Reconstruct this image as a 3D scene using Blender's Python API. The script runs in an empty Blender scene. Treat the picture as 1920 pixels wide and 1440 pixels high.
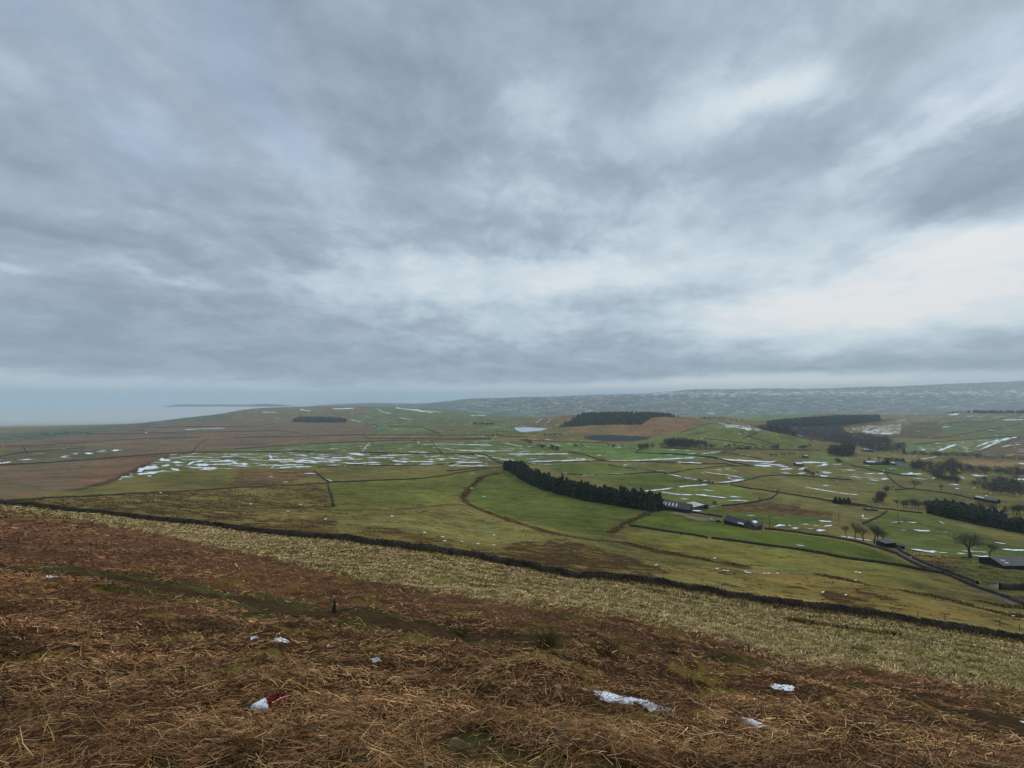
import bpy, math, random, time
import numpy as np
T0 = time.time()
rng = np.random.default_rng(7)
random.seed(7)
sc = bpy.context.scene
COL = sc.collection

# ------------------------------------------------------------------ camera
FPX = 721.0            # focal length in pixels of the 1920 px wide photograph
PITCH = math.atan(25.0 / FPX)
cam_d = bpy.data.cameras.new("camera")
cam = bpy.data.objects.new("camera", cam_d)
COL.objects.link(cam)
cam_d.sensor_width = 36.0
cam_d.lens = FPX / 1920.0 * 36.0
cam_d.clip_start = 0.05
cam_d.clip_end = 150000.0
cam.location = (0, 0, 0)
cam.rotation_euler = (math.pi / 2 + PITCH, 0, 0)
sc.camera = cam

REG = {'f': (0, 0, 1), 'r1': (0, 700, .25), 'r2': (440, 700, .25), 'r3': (880, 700, .25),
       'r4': (1240, 690, .1875), 'r5': (1560, 690, .1875), 'r6': (1180, 860, .198),
       'r7': (1540, 840, .198), 'r8': (1540, 960, .198), 'k1': (1220, 920, 1 / 16),
       'k2': (1320, 950, .0729), 'k3': (1560, 960, 1 / 12), 'k4': (1760, 980, 1 / 9),
       'k5': (1600, 800, 1 / 12), 'k6': (1760, 860, 1 / 12), 'k7': (1420, 840, .09375),
       'k8': (860, 840, .125), 'z4': (400, 1140, .20833), 'z5': (800, 1180, .26042), 'z6': (1300, 1180, .32292)}


def px(reg, pts):
    ox, oy, s = REG[reg]
    return np.array([(ox + x * s, oy + y * s) for x, y in pts], float)


# ------------------------------------------------------------------ noise
def _hash(ix, iy, seed):
    h = (ix.astype(np.int64) * 374761393 + iy.astype(np.int64) * 668265263 + seed * 974634777) & 0xFFFFFFFF
    h = ((h ^ (h >> 13)) * 1274126177) & 0xFFFFFFFF
    return (h ^ (h >> 16)) & 0xFFFF


def perlin(x, y, seed=0):
    ix = np.floor(x); iy = np.floor(y)
    fx = x - ix; fy = y - iy
    ux = fx * fx * fx * (fx * (fx * 6 - 15) + 10); uy = fy * fy * fy * (fy * (fy * 6 - 15) + 10)

    def g(dx, dy):
        a = _hash(ix + dx, iy + dy, seed) * (2 * math.pi / 65536.0)
        return np.cos(a) * (fx - dx) + np.sin(a) * (fy - dy)
    a = g(0, 0); b = g(1, 0); c = g(0, 1); d = g(1, 1)
    return ((a + (b - a) * ux) * (1 - uy) + (c + (d - c) * ux) * uy) * 1.5


def fbm(x, y, oct=4, seed=0, gain=.5):
    s = np.zeros_like(x); a = 1.0; t = 0
    for o in range(oct):
        s += a * perlin(x * 2 ** o + o * 17.3, y * 2 ** o - o * 9.1, seed + o); t += a; a *= gain
    return s / t


def sstep(x, a, b):
    t = np.clip((x - a) / (b - a), 0, 1)
    return t * t * (3 - 2 * t)


# ------------------------------------------------------------------ terrain: elevation seen along each bearing
NEAR0 = [(.4, 4200), (.8, 2400), (1.5, 1740)]
FARL = [(4500, 788), (6000, 780), (8000, 772.5), (10000, 768), (14000, 763), (24000, 758)]
TAB = {
 -300: [(3, 1405), (6, 1250), (12, 1125), (24, 1025), (50, 960), (80, 935), (115, 920), (150, 908), (210, 893), (290, 880), (385, 868), (500, 857), (700, 843), (1000, 832), (1400, 824), (1900, 815), (2600, 806), (3300, 799)] + FARL,
 0: [(3, 1420), (6, 1275), (12, 1150), (24, 1060), (50, 1000), (80, 968), (115, 949), (150, 934), (210, 915), (290, 898), (385, 882), (500, 867), (700, 850), (1000, 834), (1400, 819), (1900, 812), (2600, 803), (3300, 797)] + FARL,
 240: [(3, 1425), (6, 1280), (12, 1162), (24, 1076), (50, 1018), (80, 988), (110, 968), (150, 946), (210, 922), (290, 902), (385, 886), (500, 870), (700, 852), (1000, 835), (1400, 818), (1900, 806), (2600, 796), (3300, 795)] + FARL,
 360: [(3, 1428), (6, 1283), (12, 1168), (24, 1085), (50, 1030), (80, 1000), (105, 982), (150, 957), (210, 930), (290, 907), (385, 889), (500, 872), (700, 853), (1000, 835), (1400, 818), (1900, 803), (2600, 787), (3000, 781), (3600, 787), (4500, 786), (6000, 779), (8000, 772), (10000, 768), (14000, 763), (24000, 758)],
 480: [(3, 1430), (6, 1286), (12, 1174), (24, 1094), (50, 1040), (80, 1012), (100, 997), (150, 968), (210, 937), (290, 912), (385, 892), (500, 874), (700, 854), (1000, 836), (1400, 819), (1900, 804), (2600, 784), (3300, 768), (3800, 764), (4500, 776), (6000, 778), (8000, 772), (10000, 768), (14000, 762), (24000, 757)],
 640: [(3, 1433), (6, 1290), (12, 1182), (24, 1105), (50, 1052), (75, 1023), (90, 1010), (150, 977), (210, 947), (290, 920), (385, 898), (500, 878), (700, 857), (1000, 838), (1400, 820), (1900, 804), (2600, 787), (3300, 769), (3900, 761), (4800, 770), (6000, 775), (8000, 768), (9000, 759), (12000, 759), (24000, 757)],
 800: [(3, 1436), (6, 1295), (12, 1190), (24, 1117), (50, 1062), (77, 1032), (95, 1018), (150, 987), (210, 961), (290, 932), (385, 908), (500, 885), (700, 859), (1000, 837), (1400, 818), (1900, 800), (2600, 783), (3300, 770), (4000, 765), (5000, 769), (6500, 768), (8000, 762), (9000, 757), (12000, 758), (24000, 757)],
 870: [(3, 1438), (6, 1298), (12, 1198), (24, 1126), (50, 1073), (75, 1046), (95, 1030), (150, 997), (210, 970), (290, 941), (385, 914), (500, 888), (700, 859), (1000, 835), (1300, 818), (1700, 803), (2200, 788), (3300, 776), (4300, 773), (5500, 775), (6500, 770), (7500, 762), (9000, 748), (12000, 752), (24000, 757)],
 960: [(3, 1440), (6, 1300), (12, 1205), (24, 1135), (50, 1084), (73, 1061), (95, 1042), (150, 1007), (210, 979), (290, 950), (385, 920), (500, 892), (700, 859), (1000, 833), (1250, 816), (1600, 802), (1900, 795), (2400, 786), (3300, 781), (4500, 780), (6000, 776), (7500, 762), (9000, 745), (12000, 750), (24000, 757)],
 1080: [(3, 1443), (6, 1308), (12, 1220), (24, 1151), (50, 1103), (72, 1080), (95, 1058), (150, 1018), (210, 986), (290, 955), (385, 922), (500, 893), (700, 860), (1000, 833), (1150, 822), (1350, 815), (1600, 800), (1850, 781), (2000, 775), (2300, 784), (3300, 783), (4500, 781), (6000, 776), (7500, 760), (9000, 741), (12000, 748), (24000, 756)],
 1200: [(3, 1446), (6, 1318), (12, 1236), (24, 1168), (50, 1113), (72, 1089), (95, 1070), (150, 1030), (210, 996), (290, 958), (385, 925), (500, 895), (700, 861), (1000, 833), (1150, 823), (1300, 812), (1500, 795), (1700, 780), (1850, 774), (2100, 780), (3300, 783), (4500, 781), (6000, 776), (7500, 757), (9000, 736), (12000, 744), (24000, 756)],
 1320: [(3, 1450), (6, 1330), (12, 1254), (24, 1185), (48, 1131), (70, 1107), (95, 1084), (150, 1040), (210, 1003), (290, 962), (385, 928), (500, 897), (700, 862), (1000, 836), (1200, 822), (1400, 808), (1650, 790), (1850, 785), (2100, 786), (3300, 784), (4500, 780), (6000, 775), (7500, 753), (9000, 730), (12000, 740), (24000, 756)],
 1440: [(3, 1455), (6, 1342), (12, 1270), (24, 1202), (46, 1152), (68, 1130), (95, 1099), (150, 1050), (210, 1010), (290, 968), (385, 932), (500, 900), (700, 864), (900, 846), (1100, 839), (1400, 826), (1700, 803), (1900, 790), (2300, 782), (2800, 778), (3300, 777), (4500, 778), (6000, 772), (7500, 750), (9000, 728), (12000, 738), (24000, 756)],
 1560: [(3, 1460), (6, 1354), (12, 1282), (24, 1219), (45, 1173), (66, 1147), (95, 1110), (150, 1054), (210, 1014), (290, 973), (385, 936), (500, 904), (700, 868), (900, 850), (1150, 840), (1400, 828), (1700, 803), (1900, 787), (2200, 778), (2800, 776), (3300, 776), (4500, 778), (6000, 771), (7500, 749), (9000, 727), (12000, 737), (24000, 756)],
 1680: [(3, 1466), (6, 1366), (12, 1294), (24, 1233), (44, 1188), (64, 1164), (95, 1120), (140, 1074), (185, 1040), (250, 1000), (320, 966), (420, 930), (530, 903), (700, 872), (900, 852), (1150, 840), (1400, 824), (1700, 808), (2000, 795), (2300, 785), (2600, 778), (3300, 778), (4500, 778), (6000, 770), (7500, 747), (9000, 723), (12000, 734), (24000, 756)],
 1800: [(3, 1472), (6, 1378), (12, 1308), (24, 1247), (42, 1207), (63, 1185), (95, 1134), (135, 1096), (182, 1050), (250, 1007), (320, 972), (420, 935), (530, 906), (700, 876), (900, 856), (1100, 845), (1400, 822), (1700, 803), (2000, 789), (2300, 778), (2500, 773), (3300, 779), (4500, 780), (6000, 769), (7500, 744), (9000, 718), (12000, 730), (24000, 756)],
 1920: [(3, 1480), (6, 1390), (12, 1322), (24, 1262), (40, 1225), (62, 1203), (95, 1148), (130, 1112), (180, 1060), (250, 1012), (320, 976), (420, 938), (530, 909), (700, 880), (900, 860), (1050, 848), (1400, 820), (1700, 800), (2000, 786), (2300, 774), (2500, 770), (3300, 779), (4500, 781), (6000, 768), (7500, 742), (9000, 714), (12000, 726), (24000, 756)],
 2220: [(3, 1500), (6, 1420), (12, 1360), (24, 1305), (40, 1270), (62, 1240), (95, 1175), (130, 1130), (180, 1075), (250, 1022), (320, 982), (420, 942), (530, 911), (700, 881), (900, 860), (1050, 848), (1400, 820), (1700, 800), (2000, 786), (2300, 774), (2500, 770), (3300, 779), (4500, 781), (6000, 768), (7500, 742), (9000, 712), (12000, 724), (24000, 756)],
}


def pchip(x, y, xi):
    x = np.asarray(x, float); y = np.asarray(y, float)
    h = np.diff(x); d = np.diff(y) / h
    m = np.zeros_like(y)
    w1 = 2 * h[1:] + h[:-1]; w2 = h[1:] + 2 * h[:-1]
    ok = d[1:] * d[:-1] > 0
    with np.errstate(divide='ignore', invalid='ignore'):
        m[1:-1] = np.where(ok, (w1 + w2) / (w1 / d[:-1] + w2 / d[1:]), 0)
    m[0] = d[0]; m[-1] = d[-1]
    k = np.clip(np.searchsorted(x, xi) - 1, 0, len(x) - 2)
    t = np.clip((xi - x[k]) / h[k], 0, 1)
    return ((2 * t**3 - 3 * t**2 + 1) * y[k] + (t**3 - 2 * t**2 + t) * h[k] * m[k] + (-2 * t**3 + 3 * t**2) * y[k + 1] + (t**3 - t**2) * h[k] * m[k + 1])


NL, NX = 720, 481
L0, L1 = math.log(.4), math.log(24000.0)
XR0, XR1 = -2.3, 2.3
_lg = np.linspace(L0, L1, NL); _xg = np.linspace(XR0, XR1, NX)
_us = sorted(TAB)
_cols = []
for u in _us:
    p = NEAR0 + TAB[u]
    _cols.append((745.0 - pchip([math.log(a) for a, b in p], [b for a, b in p], _lg)) / FPX)
_cols = np.array(_cols)                                  # (nu, NL)
_ux = np.array([(u - 960) / FPX for u in _us])
EG = np.array([pchip(_ux, _cols[:, i], np.clip(_xg, _ux[0], _ux[-1])) for i in range(NL)])   # (NL, NX)


def _blur(a, n, axis):
    k = np.ones(n) / n
    pad = n // 2
    a = np.moveaxis(a, axis, 0)
    b = np.concatenate([np.repeat(a[:1], pad, 0), a, np.repeat(a[-1:], pad, 0)])
    c = np.cumsum(np.concatenate([np.zeros_like(b[:1]), b]), 0)
    r = (c[n:] - c[:-n]) / n
    return np.moveaxis(r, 0, axis)


for _ in range(2):
    EG = _blur(EG, 9, 1)
_EB = _blur(_blur(EG, 7, 0), 7, 0)
_w = sstep(_lg, math.log(60), math.log(120))[:, None]
EG = EG * (1 - _w) + _EB * _w


def lookup(xr, lD):
    a = np.clip((xr - XR0) / (XR1 - XR0) * (NX - 1), 0, NX - 1.001)
    b = np.clip((lD - L0) / (L1 - L0) * (NL - 1), 0, NL - 1.001)
    i = a.astype(int); j = b.astype(int); fa = a - i; fb = b - j
    return (EG[j, i] * (1 - fa) + EG[j, i + 1] * fa) * (1 - fb) + (EG[j + 1, i] * (1 - fa) + EG[j + 1, i + 1] * fa) * fb


KNOLLS = []      # (x, y, height, radius along x, radius along y, rotation)


def zbase(x, y):
    th = np.arctan2(x, y); r = np.hypot(x, y)
    lim = math.atan(2.3)
    tc = np.clip(th, -lim, lim)
    D = np.maximum(r * np.cos(tc), 1e-3)
    xr = np.tan(tc)
    Dm = np.maximum(D, .8)
    z = lookup(xr, np.log(Dm)) * Dm
    z = np.where(D < .8, -1.6 + (z + 1.6) * D / .8, z)
    for (kx, ky, kh, ka, kb, kr) in KNOLLS:
        c, s = math.cos(kr), math.sin(kr)
        px_ = ((x - kx) * c + (y - ky) * s) / ka; py_ = (-(x - kx) * s + (y - ky) * c) / kb
        z = z + kh * np.exp(-(px_**2 + py_**2))
    w = sstep(np.abs(th), math.radians(68), math.radians(118))
    zb = np.minimum(-1.6 + .28 * r, 60 - 60 * np.exp(-r / 200))
    return z * (1 - w) + np.minimum(zb, 60) * w


WATERS = []      # (polygon in (xr, logD), water level)


def znoise(x, y):
    r = np.hypot(x, y)
    n = .17 * perlin(x / 1.3, y / 1.3, 3) * sstep(r, 1.0, 3.0) * (1 - sstep(r, 60, 110))
    n += .05 * perlin(x / .42, y / .42, 4) * sstep(r, .8, 2.0) * (1 - sstep(r, 25, 45))
    n += .26 * perlin(x / 3.7, y / 3.7, 9) * sstep(r, 2.5, 7) * (1 - sstep(r, 70, 130))
    n += .45 * fbm(x / 16, y / 16, 3, 5) * sstep(r, 8, 40) * (1 - sstep(r, 900, 1600))
    n += 2.2 * fbm(x / 170, y / 170, 3, 8) * sstep(r, 250, 800)
    n += 42 * fbm(x / 1100, y / 900, 4, 11) * sstep(r, 5200, 8000) * (1 - sstep(r, 12000, 20000) * .6) * sstep(x / np.maximum(y, 1), -.35, -.1)
    return n


def zfun(x, y):
    x = np.asarray(x, float); y = np.asarray(y, float)
    z = zbase(x, y) + znoise(x, y)
    for poly, lev in WATERS:
        ins = pip(poly, x / np.maximum(y, 1e-3), np.log(np.maximum(y, 1e-3)))
        z = np.where(ins, np.minimum(z, lev - .8), z)
    return z


def pip(poly, X, Y):
    X = np.asarray(X, float); Y = np.asarray(Y, float)
    out = np.zeros(X.shape, bool)
    m = (X >= poly[:, 0].min()) & (X <= poly[:, 0].max()) & (Y >= poly[:, 1].min()) & (Y <= poly[:, 1].max())
    if not m.any():
        return out
    xs = X[m]; ys = Y[m]; c = np.zeros(xs.shape, bool)
    x0, y0 = poly[-1]
    for x1, y1 in poly:
        if y0 != y1:
            t = ((y0 > ys) != (y1 > ys)) & (xs < (x1 - x0) * (ys - y0) / (y1 - y0) + x0)
            c ^= t
        x0, y0 = x1, y1
    out[m] = c
    return out


_CP, _SP = math.cos(PITCH), math.sin(PITCH)
_marchL = np.linspace(math.log(1.0), L1, 900)
_marchD = np.exp(_marchL)


def rays(pts):
    X = (pts[:, 0] - 960) / FPX; Y = (720 - pts[:, 1]) / FPX
    dy = _CP - _SP * Y; dz = _SP + _CP * Y
    return X / dy, dz / dy


def ground(pts, dmin=1.0, dmax=24000.0, real=False):
    """where the sight line through a point of the photograph meets the ground"""
    pts = np.asarray(pts, float).reshape(-1, 2)
    xr, E = rays(pts)
    res = np.zeros((len(pts), 2))
    for a in range(0, len(pts), 4000):
        xs = xr[a:a + 4000]; es = E[a:a + 4000]
        D = _marchD[(_marchD >= dmin) & (_marchD <= dmax)]
        G = (zfun if real else zbase)(xs[:, None] * D[None, :], np.broadcast_to(D[None, :], (len(xs), len(D)))) - es[:, None] * D[None, :]
        hit = G > 0
        k = np.where(hit.any(1), hit.argmax(1), len(D) - 1)
        k = np.maximum(k, 1)
        i = np.arange(len(xs))
        g0 = G[i, k - 1]; g1 = G[i, k]
        t = np.clip(np.where(g1 != g0, -g0 / np.where(g1 != g0, g1 - g0, 1), 1), 0, 1)
        Dh = D[k - 1] + (D[k] - D[k - 1]) * t
        res[a:a + 4000] = np.stack([xs * Dh, Dh], 1)
    return res


def dens(pts, step=14.0, closed=True):
    pts = np.asarray(pts, float)
    q = list(pts) + ([pts[0]] if closed else [])
    out = []
    for a, b in zip(q[:-1], q[1:]):
        n = max(1, int(math.hypot(*(b - a)) / step))
        for i in range(n):
            out.append(a + (b - a) * i / n)
    if not closed:
        out.append(q[-1])
    return np.array(out)


def plan(reg, pts, dmin=1.0, dmax=24000.0):
    g = ground(dens(px(reg, pts)), dmin, dmax)
    return np.stack([g[:, 0] / g[:, 1], np.log(g[:, 1])], 1)


# a green knoll in front of the wooded valley
_k = ground(np.array([[1385, 835]]))[0]
KNOLLS.append((_k[0] + 62, 1120.0, 52.0, 165.0, 120.0, -.1))
# far low hills above the mist of the plain
for u, dd, h, ra in ((330, 9500, 100, 600), (420, 9800, 125, 900), (500, 9600, 120, 700), (20, 15000, 90, 1100), (700, 11500, 55, 1300)):
    KNOLLS.append(((u - 960) / FPX * dd, dd, h, ra, 500.0, 0.0))

# ------------------------------------------------------------------ mesh helpers


def tag(o, label=None, cat=None, group=None, kind=None):
    if label: o['label'] = label
    if cat: o['category'] = cat
    if group: o['group'] = group
    if kind: o['kind'] = kind
    return o


def link(name, me, parent=None):
    o = bpy.data.objects.new(name, me)
    COL.objects.link(o)
    if parent is not None:
        o.parent = parent
    return o


def empty(name, loc, rz=0.0, sc_=1.0):
    o = bpy.data.objects.new(name, None)
    o.location = loc; o.rotation_euler = (0, 0, rz); o.scale = (sc_,) * 3
    o.empty_display_size = .5
    COL.objects.link(o)
    return o


def np_mesh(name, V, F, mat=None, smooth=False, cols=None, extra=None):
    """V (n,3), F (m,k) with k = 3 or 4"""
    me = bpy.data.meshes.new(name)
    V = np.ascontiguousarray(V, np.float32); F = np.ascontiguousarray(F, np.int32)
    k = F.shape[1]
    me.vertices.add(len(V)); me.vertices.foreach_set('co', V.ravel())
    me.loops.add(F.size); me.loops.foreach_set('vertex_index', F.ravel())
    me.polygons.add(len(F))
    me.polygons.foreach_set('loop_start', np.arange(0, F.size, k, dtype=np.int32))
    if smooth:
        me.polygons.foreach_set('use_smooth', np.ones(len(F), bool))
    me.update(calc_edges=True)
    if cols is not None:
        at = me.attributes.new('tint', 'FLOAT_COLOR', 'POINT')
        at.data.foreach_set('color', np.ascontiguousarray(cols, np.float32).ravel())
    if extra:
        for nm, val in extra.items():
            at = me.attributes.new(nm, 'FLOAT', 'POINT')
            at.data.foreach_set('value', np.ascontiguousarray(val, np.float32))
    if mat: me.materials.append(mat)
    return me


class MB:
    """collects simple solids, links them as one mesh"""
    def __init__(s): s.v = []; s.f = []

    def add(s, vs, fs):
        n = len(s.v); s.v += [tuple(v) for v in vs]; s.f += [tuple(i + n for i in f) for f in fs]; return s

    def box(s, x0, x1, y0, y1, z0, z1):
        return s.add([(x0, y0, z0), (x1, y0, z0), (x1, y1, z0), (x0, y1, z0), (x0, y0, z1), (x1, y0, z1), (x1, y1, z1), (x0, y1, z1)],
                     [(0, 3, 2, 1), (4, 5, 6, 7), (0, 1, 5, 4), (1, 2, 6, 5), (2, 3, 7, 6), (3, 0, 4, 7)])

    def prism(s, prof, x0, x1):
        n = len(prof)
        vs = [(x0, y, z) for y, z in prof] + [(x1, y, z) for y, z in prof]
        fs = [tuple(range(n - 1, -1, -1)), tuple(range(n, 2 * n))] + [(i, (i + 1) % n, n + (i + 1) % n, n + i) for i in range(n)]
        return s.add(vs, [f[::-1] for f in fs])

    def tube(s, p0, p1, r0, r1, n=6, cap=True):
        p0 = np.array(p0, float); p1 = np.array(p1, float)
        d = p1 - p0; d = d / (np.linalg.norm(d) + 1e-9)
        a = np.cross(d, (0, 0, 1) if abs(d[2]) < .9 else (1, 0, 0)); a /= np.linalg.norm(a); b = np.cross(d, a)
        vs = []
        for p, r in ((p0, r0), (p1, r1)):
            for i in range(n):
                t = 2 * math.pi * i / n
                vs.append(p + (a * math.cos(t) + b * math.sin(t)) * r)
        fs = [(i, (i + 1) % n, n + (i + 1) % n, n + i) for i in range(n)]
        if cap: fs += [tuple(range(n - 1, -1, -1)), tuple(range(n, 2 * n))]
        return s.add(vs, fs)

    def build(s, name, mat, parent=None, smooth=False):
        me = bpy.data.meshes.new(name)
        me.from_pydata(s.v, [], s.f)
        if smooth: me.shade_smooth()
        me.materials.append(mat)
        return link(name, me, parent)


# ------------------------------------------------------------------ materials
def lin(c):
    c = np.asarray(c, float) / 255.0
    return np.where(c <= .04045, c / 12.92, ((c + .055) / 1.055)**2.4)


ALB = np.array([1.14, 1.03, .95])       # observed display colour -> surface colour under this sky


def alb(c):
    v = lin(c)
    return (v * .95 + .05 * float(np.dot(v, (.25, .65, .1)))) * ALB


class N:
    """small node helper"""
    def __init__(s, tree): s.t = tree; s.n = tree.nodes; s.l = tree.links

    def new(s, typ, **kw):
        n = s.n.new(typ)
        for k, v in kw.items(): setattr(n, k, v)
        return n

    def put(s, sock, v):
        if hasattr(v, 'links') or isinstance(v, bpy.types.NodeSocket): s.l.new(v, sock)
        else: sock.default_value = v

    def m(s, op, a, b=0.0, c=None, clamp=False):
        n = s.new('ShaderNodeMath', operation=op, use_clamp=clamp)
        s.put(n.inputs[0], a); s.put(n.inputs[1], b)
        if c is not None: s.put(n.inputs[2], c)
        return n.outputs[0]

    def noise(s, vec, scale, detail=4.0, rough=.55, dist=0.0):
        n = s.new('ShaderNodeTexNoise')
        if vec is not None: s.l.new(vec, n.inputs['Vector'])
        n.inputs['Scale'].default_value = scale; n.inputs['Detail'].default_value = detail
        n.inputs['Roughness'].default_value = rough; n.inputs['Distortion'].default_value = dist
        return n.outputs['Fac']

    def ramp(s, v, a, b, lo=0.0, hi=1.0, smooth=True):
        n = s.new('ShaderNodeMapRange'); n.interpolation_type = 'SMOOTHSTEP' if smooth else 'LINEAR'
        s.put(n.inputs[0], v); s.put(n.inputs[1], a); s.put(n.inputs[2], b); s.put(n.inputs[3], lo); s.put(n.inputs[4], hi)
        return n.outputs[0]

    def mix(s, f, a, b, typ='MIX'):
        n = s.new('ShaderNodeMix', data_type='RGBA', blend_type=typ)
        s.put(n.inputs[0], f)
        for sk, v in ((n.inputs[6], a), (n.inputs[7], b)):
            if isinstance(v, bpy.types.NodeSocket): s.l.new(v, sk)
            else: sk.default_value = tuple(v) + (1,) if len(v) == 3 else tuple(v)
        return n.outputs[2]

    def scalev(s, v, f):
        n = s.new('ShaderNodeVectorMath', operation='SCALE'); s.l.new(v, n.inputs[0]); s.put(n.inputs['Scale'], f); return n.outputs[0]


def new_mat(name, rough=.95, spec=.15):
    m = bpy.data.materials.new(name); m.use_nodes = True
    h = N(m.node_tree); b = m.node_tree.nodes['Principled BSDF']
    b.inputs['Roughness'].default_value = rough; b.inputs['Specular IOR Level'].default_value = spec
    return m, h, b


def simple_mat(name, col, var=.35, scale=1.5, rough=.9, bump=0.0, spec=.15, col2=None):
    m, h, b = new_mat(name, rough, spec)
    co = h.new('ShaderNodeTexCoord').outputs['Object']
    n1 = h.noise(co, scale, 6, .65); n2 = h.noise(co, scale * .17, 3)
    f = h.m('ADD', h.m('MULTIPLY', n1, .6), h.m('MULTIPLY', n2, .4))
    c2 = col2 if col2 is not None else [x * .45 for x in col]
    h.l.new(h.mix(h.ramp(f, .5 - var, .5 + var), c2, col), b.inputs['Base Color'])
    if bump:
        bn = h.new('ShaderNodeBump'); bn.inputs['Strength'].default_value = bump; h.l.new(n1, bn.inputs['Height']); h.l.new(bn.outputs[0], b.inputs['Normal'])
    return m


def tint_mat(name, rough=.9, trans=0.0, spec=.1):
    m, h, b = new_mat(name, rough, spec)
    a = h.new('ShaderNodeAttribute', attribute_name='tint')
    h.l.new(a.outputs['Color'], b.inputs['Base Color'])
    return m


SNOWC = (.75, .78, .82)

# ground
M_ground, h, b = new_mat('moor_and_pasture', 1.0, .05)
co = h.new('ShaderNodeNewGeometry').outputs['Position']
tint = h.new('ShaderNodeAttribute', attribute_name='tint')
fle = h.new('ShaderNodeAttribute', attribute_name='fleck')
far = h.new('ShaderNodeAttribute', attribute_name='reach').outputs['Fac']   # 0 close by, 1 beyond a few hundred metres
n0 = h.noise(co, .012, 5, .6, .6); n1 = h.noise(co, .09, 6, .62, .4); n2 = h.noise(co, .7, 6, .68); n3 = h.noise(co, 6.0, 4, .7)
v = h.m('ADD', h.m('MULTIPLY', h.m('SUBTRACT', n0, .5), 2.0), h.m('MULTIPLY', h.m('SUBTRACT', n1, .5), 1.7))
v = h.m('ADD', v, h.m('MULTIPLY', h.m('SUBTRACT', n2, .5), 1.8))
v = h.m('ADD', v, h.m('MULTIPLY', h.m('SUBTRACT', n3, .5), h.ramp(far, 0, .6, 1.2, .3)))
mst = h.new('ShaderNodeMapping'); mst.inputs['Scale'].default_value = (.05, .32, .2); mst.inputs['Rotation'].default_value = (0, 0, .22); h.l.new(co, mst.inputs[0])
v = h.m('ADD', v, h.m('MULTIPLY', h.m('SUBTRACT', h.noise(mst.outputs[0], 1.0, 6, .65, .6), .5), 1.3))
v = h.m('ADD', v, 1.0, clamp=False)
v = h.m('MAXIMUM', v, .25)
sc1 = h.new('ShaderNodeVectorMath', operation='SCALE'); h.l.new(tint.outputs['Color'], sc1.inputs[0]); h.l.new(v, sc1.inputs['Scale'])
# straw coloured dead grass in the sward
hue = h.ramp(h.noise(co, .035, 6, .66, 1.0), .42, .62)
c1 = h.mix(h.m('MULTIPLY', hue, .6), sc1.outputs[0], h.mix(1.0, sc1.outputs[0], (1.35, 1.05, .85), 'MULTIPLY'))
# dark rush clumps
mp = h.new('ShaderNodeMapping'); mp.inputs['Scale'].default_value = (.2, .34, .25); mp.inputs['Rotation'].default_value = (0, 0, -.35); h.l.new(co, mp.inputs[0])
fn = h.m('ADD', h.m('MULTIPLY', h.noise(mp.outputs[0], 1.0, 7, .68, .5), .72), h.m('MULTIPLY', h.noise(mp.outputs[0], .16, 4, .6, .5), .28))
thr = h.m('SUBTRACT', .64, h.m('MULTIPLY', fle.outputs['Fac'], .20))
ff = h.ramp(fn, h.m('SUBTRACT', thr, .014), h.m('ADD', thr, .014))
rushc = h.mix(h.noise(co, 1.3, 3), tuple(alb((46, 35, 20))), tuple(alb((74, 57, 33))))
c2 = h.mix(h.m('MULTIPLY', ff, .93), c1, rushc)
# lying snow
mp2 = h.new('ShaderNodeMapping'); mp2.inputs['Scale'].default_value = (.03, .055, .05); mp2.inputs['Rotation'].default_value = (0, 0, .25); h.l.new(co, mp2.inputs[0])
sn = h.noise(mp2.outputs[0], 1.0, 7, .62, .4)
st = h.m('ADD', h.m('SUBTRACT', .685, h.m('MULTIPLY', tint.outputs['Alpha'], .34)), h.ramp(tint.outputs['Alpha'], .0, .02, .5, 0))
sf = h.ramp(sn, h.m('SUBTRACT', st, .022), h.m('ADD', st, .022))
c3 = h.mix(sf, c2, SNOWC)
h.l.new(c3, b.inputs['Base Color'])
bn = h.new('ShaderNodeBump'); bn.inputs['Strength'].default_value = .55; bn.inputs['Distance'].default_value = .12
h.l.new(h.m('ADD', n3, h.m('MULTIPLY', n2, 3.0)), bn.inputs['Height']); h.l.new(bn.outputs[0], b.inputs['Normal'])

# far hills: patchwork of enclosed fields, woods and snow
M_hills, h, b = new_mat('far_hill_fields', 1.0, .05)
co = h.new('ShaderNodeNewGeometry').outputs['Position']
wv = h.new('ShaderNodeVectorMath', operation='ADD'); h.l.new(co, wv.inputs[0])
nz = h.new('ShaderNodeTexNoise'); nz.inputs['Scale'].default_value = .004; nz.inputs['Detail'].default_value = 3; h.l.new(co, nz.inputs['Vector'])
h.l.new(h.scalev(nz.outputs['Color'], 130.0), wv.inputs[1])
vo = h.new('ShaderNodeTexVoronoi'); vo.inputs['Scale'].default_value = 1 / 230.0; h.l.new(wv.outputs[0], vo.inputs['Vector'])
sep = h.new('ShaderNodeSeparateColor'); h.l.new(vo.outputs['Color'], sep.inputs[0])
cr = h.new('ShaderNodeValToRGB'); h.l.new(sep.outputs[0], cr.inputs[0])
el = cr.color_ramp.elements
for p, c in ((0, (54, 74, 44)), (.22, (96, 108, 70)), (.42, (100, 90, 70)), (.6, (64, 82, 50)), (.78, (84, 74, 62)), (.9, (36, 42, 38))):
    e = el.new(p) if p not in (0, 1) else el[0]
    e.position = p; e.color = tuple(alb(c)) + (1,)
cr.color_ramp.interpolation = 'CONSTANT'
hn = h.noise(co, .0035, 6, .65, .5)
c1 = h.mix(h.ramp(hn, .50, .56), cr.outputs[0], tuple(alb((46, 46, 36))))
vd = h.new('ShaderNodeTexVoronoi', feature='DISTANCE_TO_EDGE'); vd.inputs['Scale'].default_value = 1 / 230.0; h.l.new(wv.outputs[0], vd.inputs['Vector'])
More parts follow.
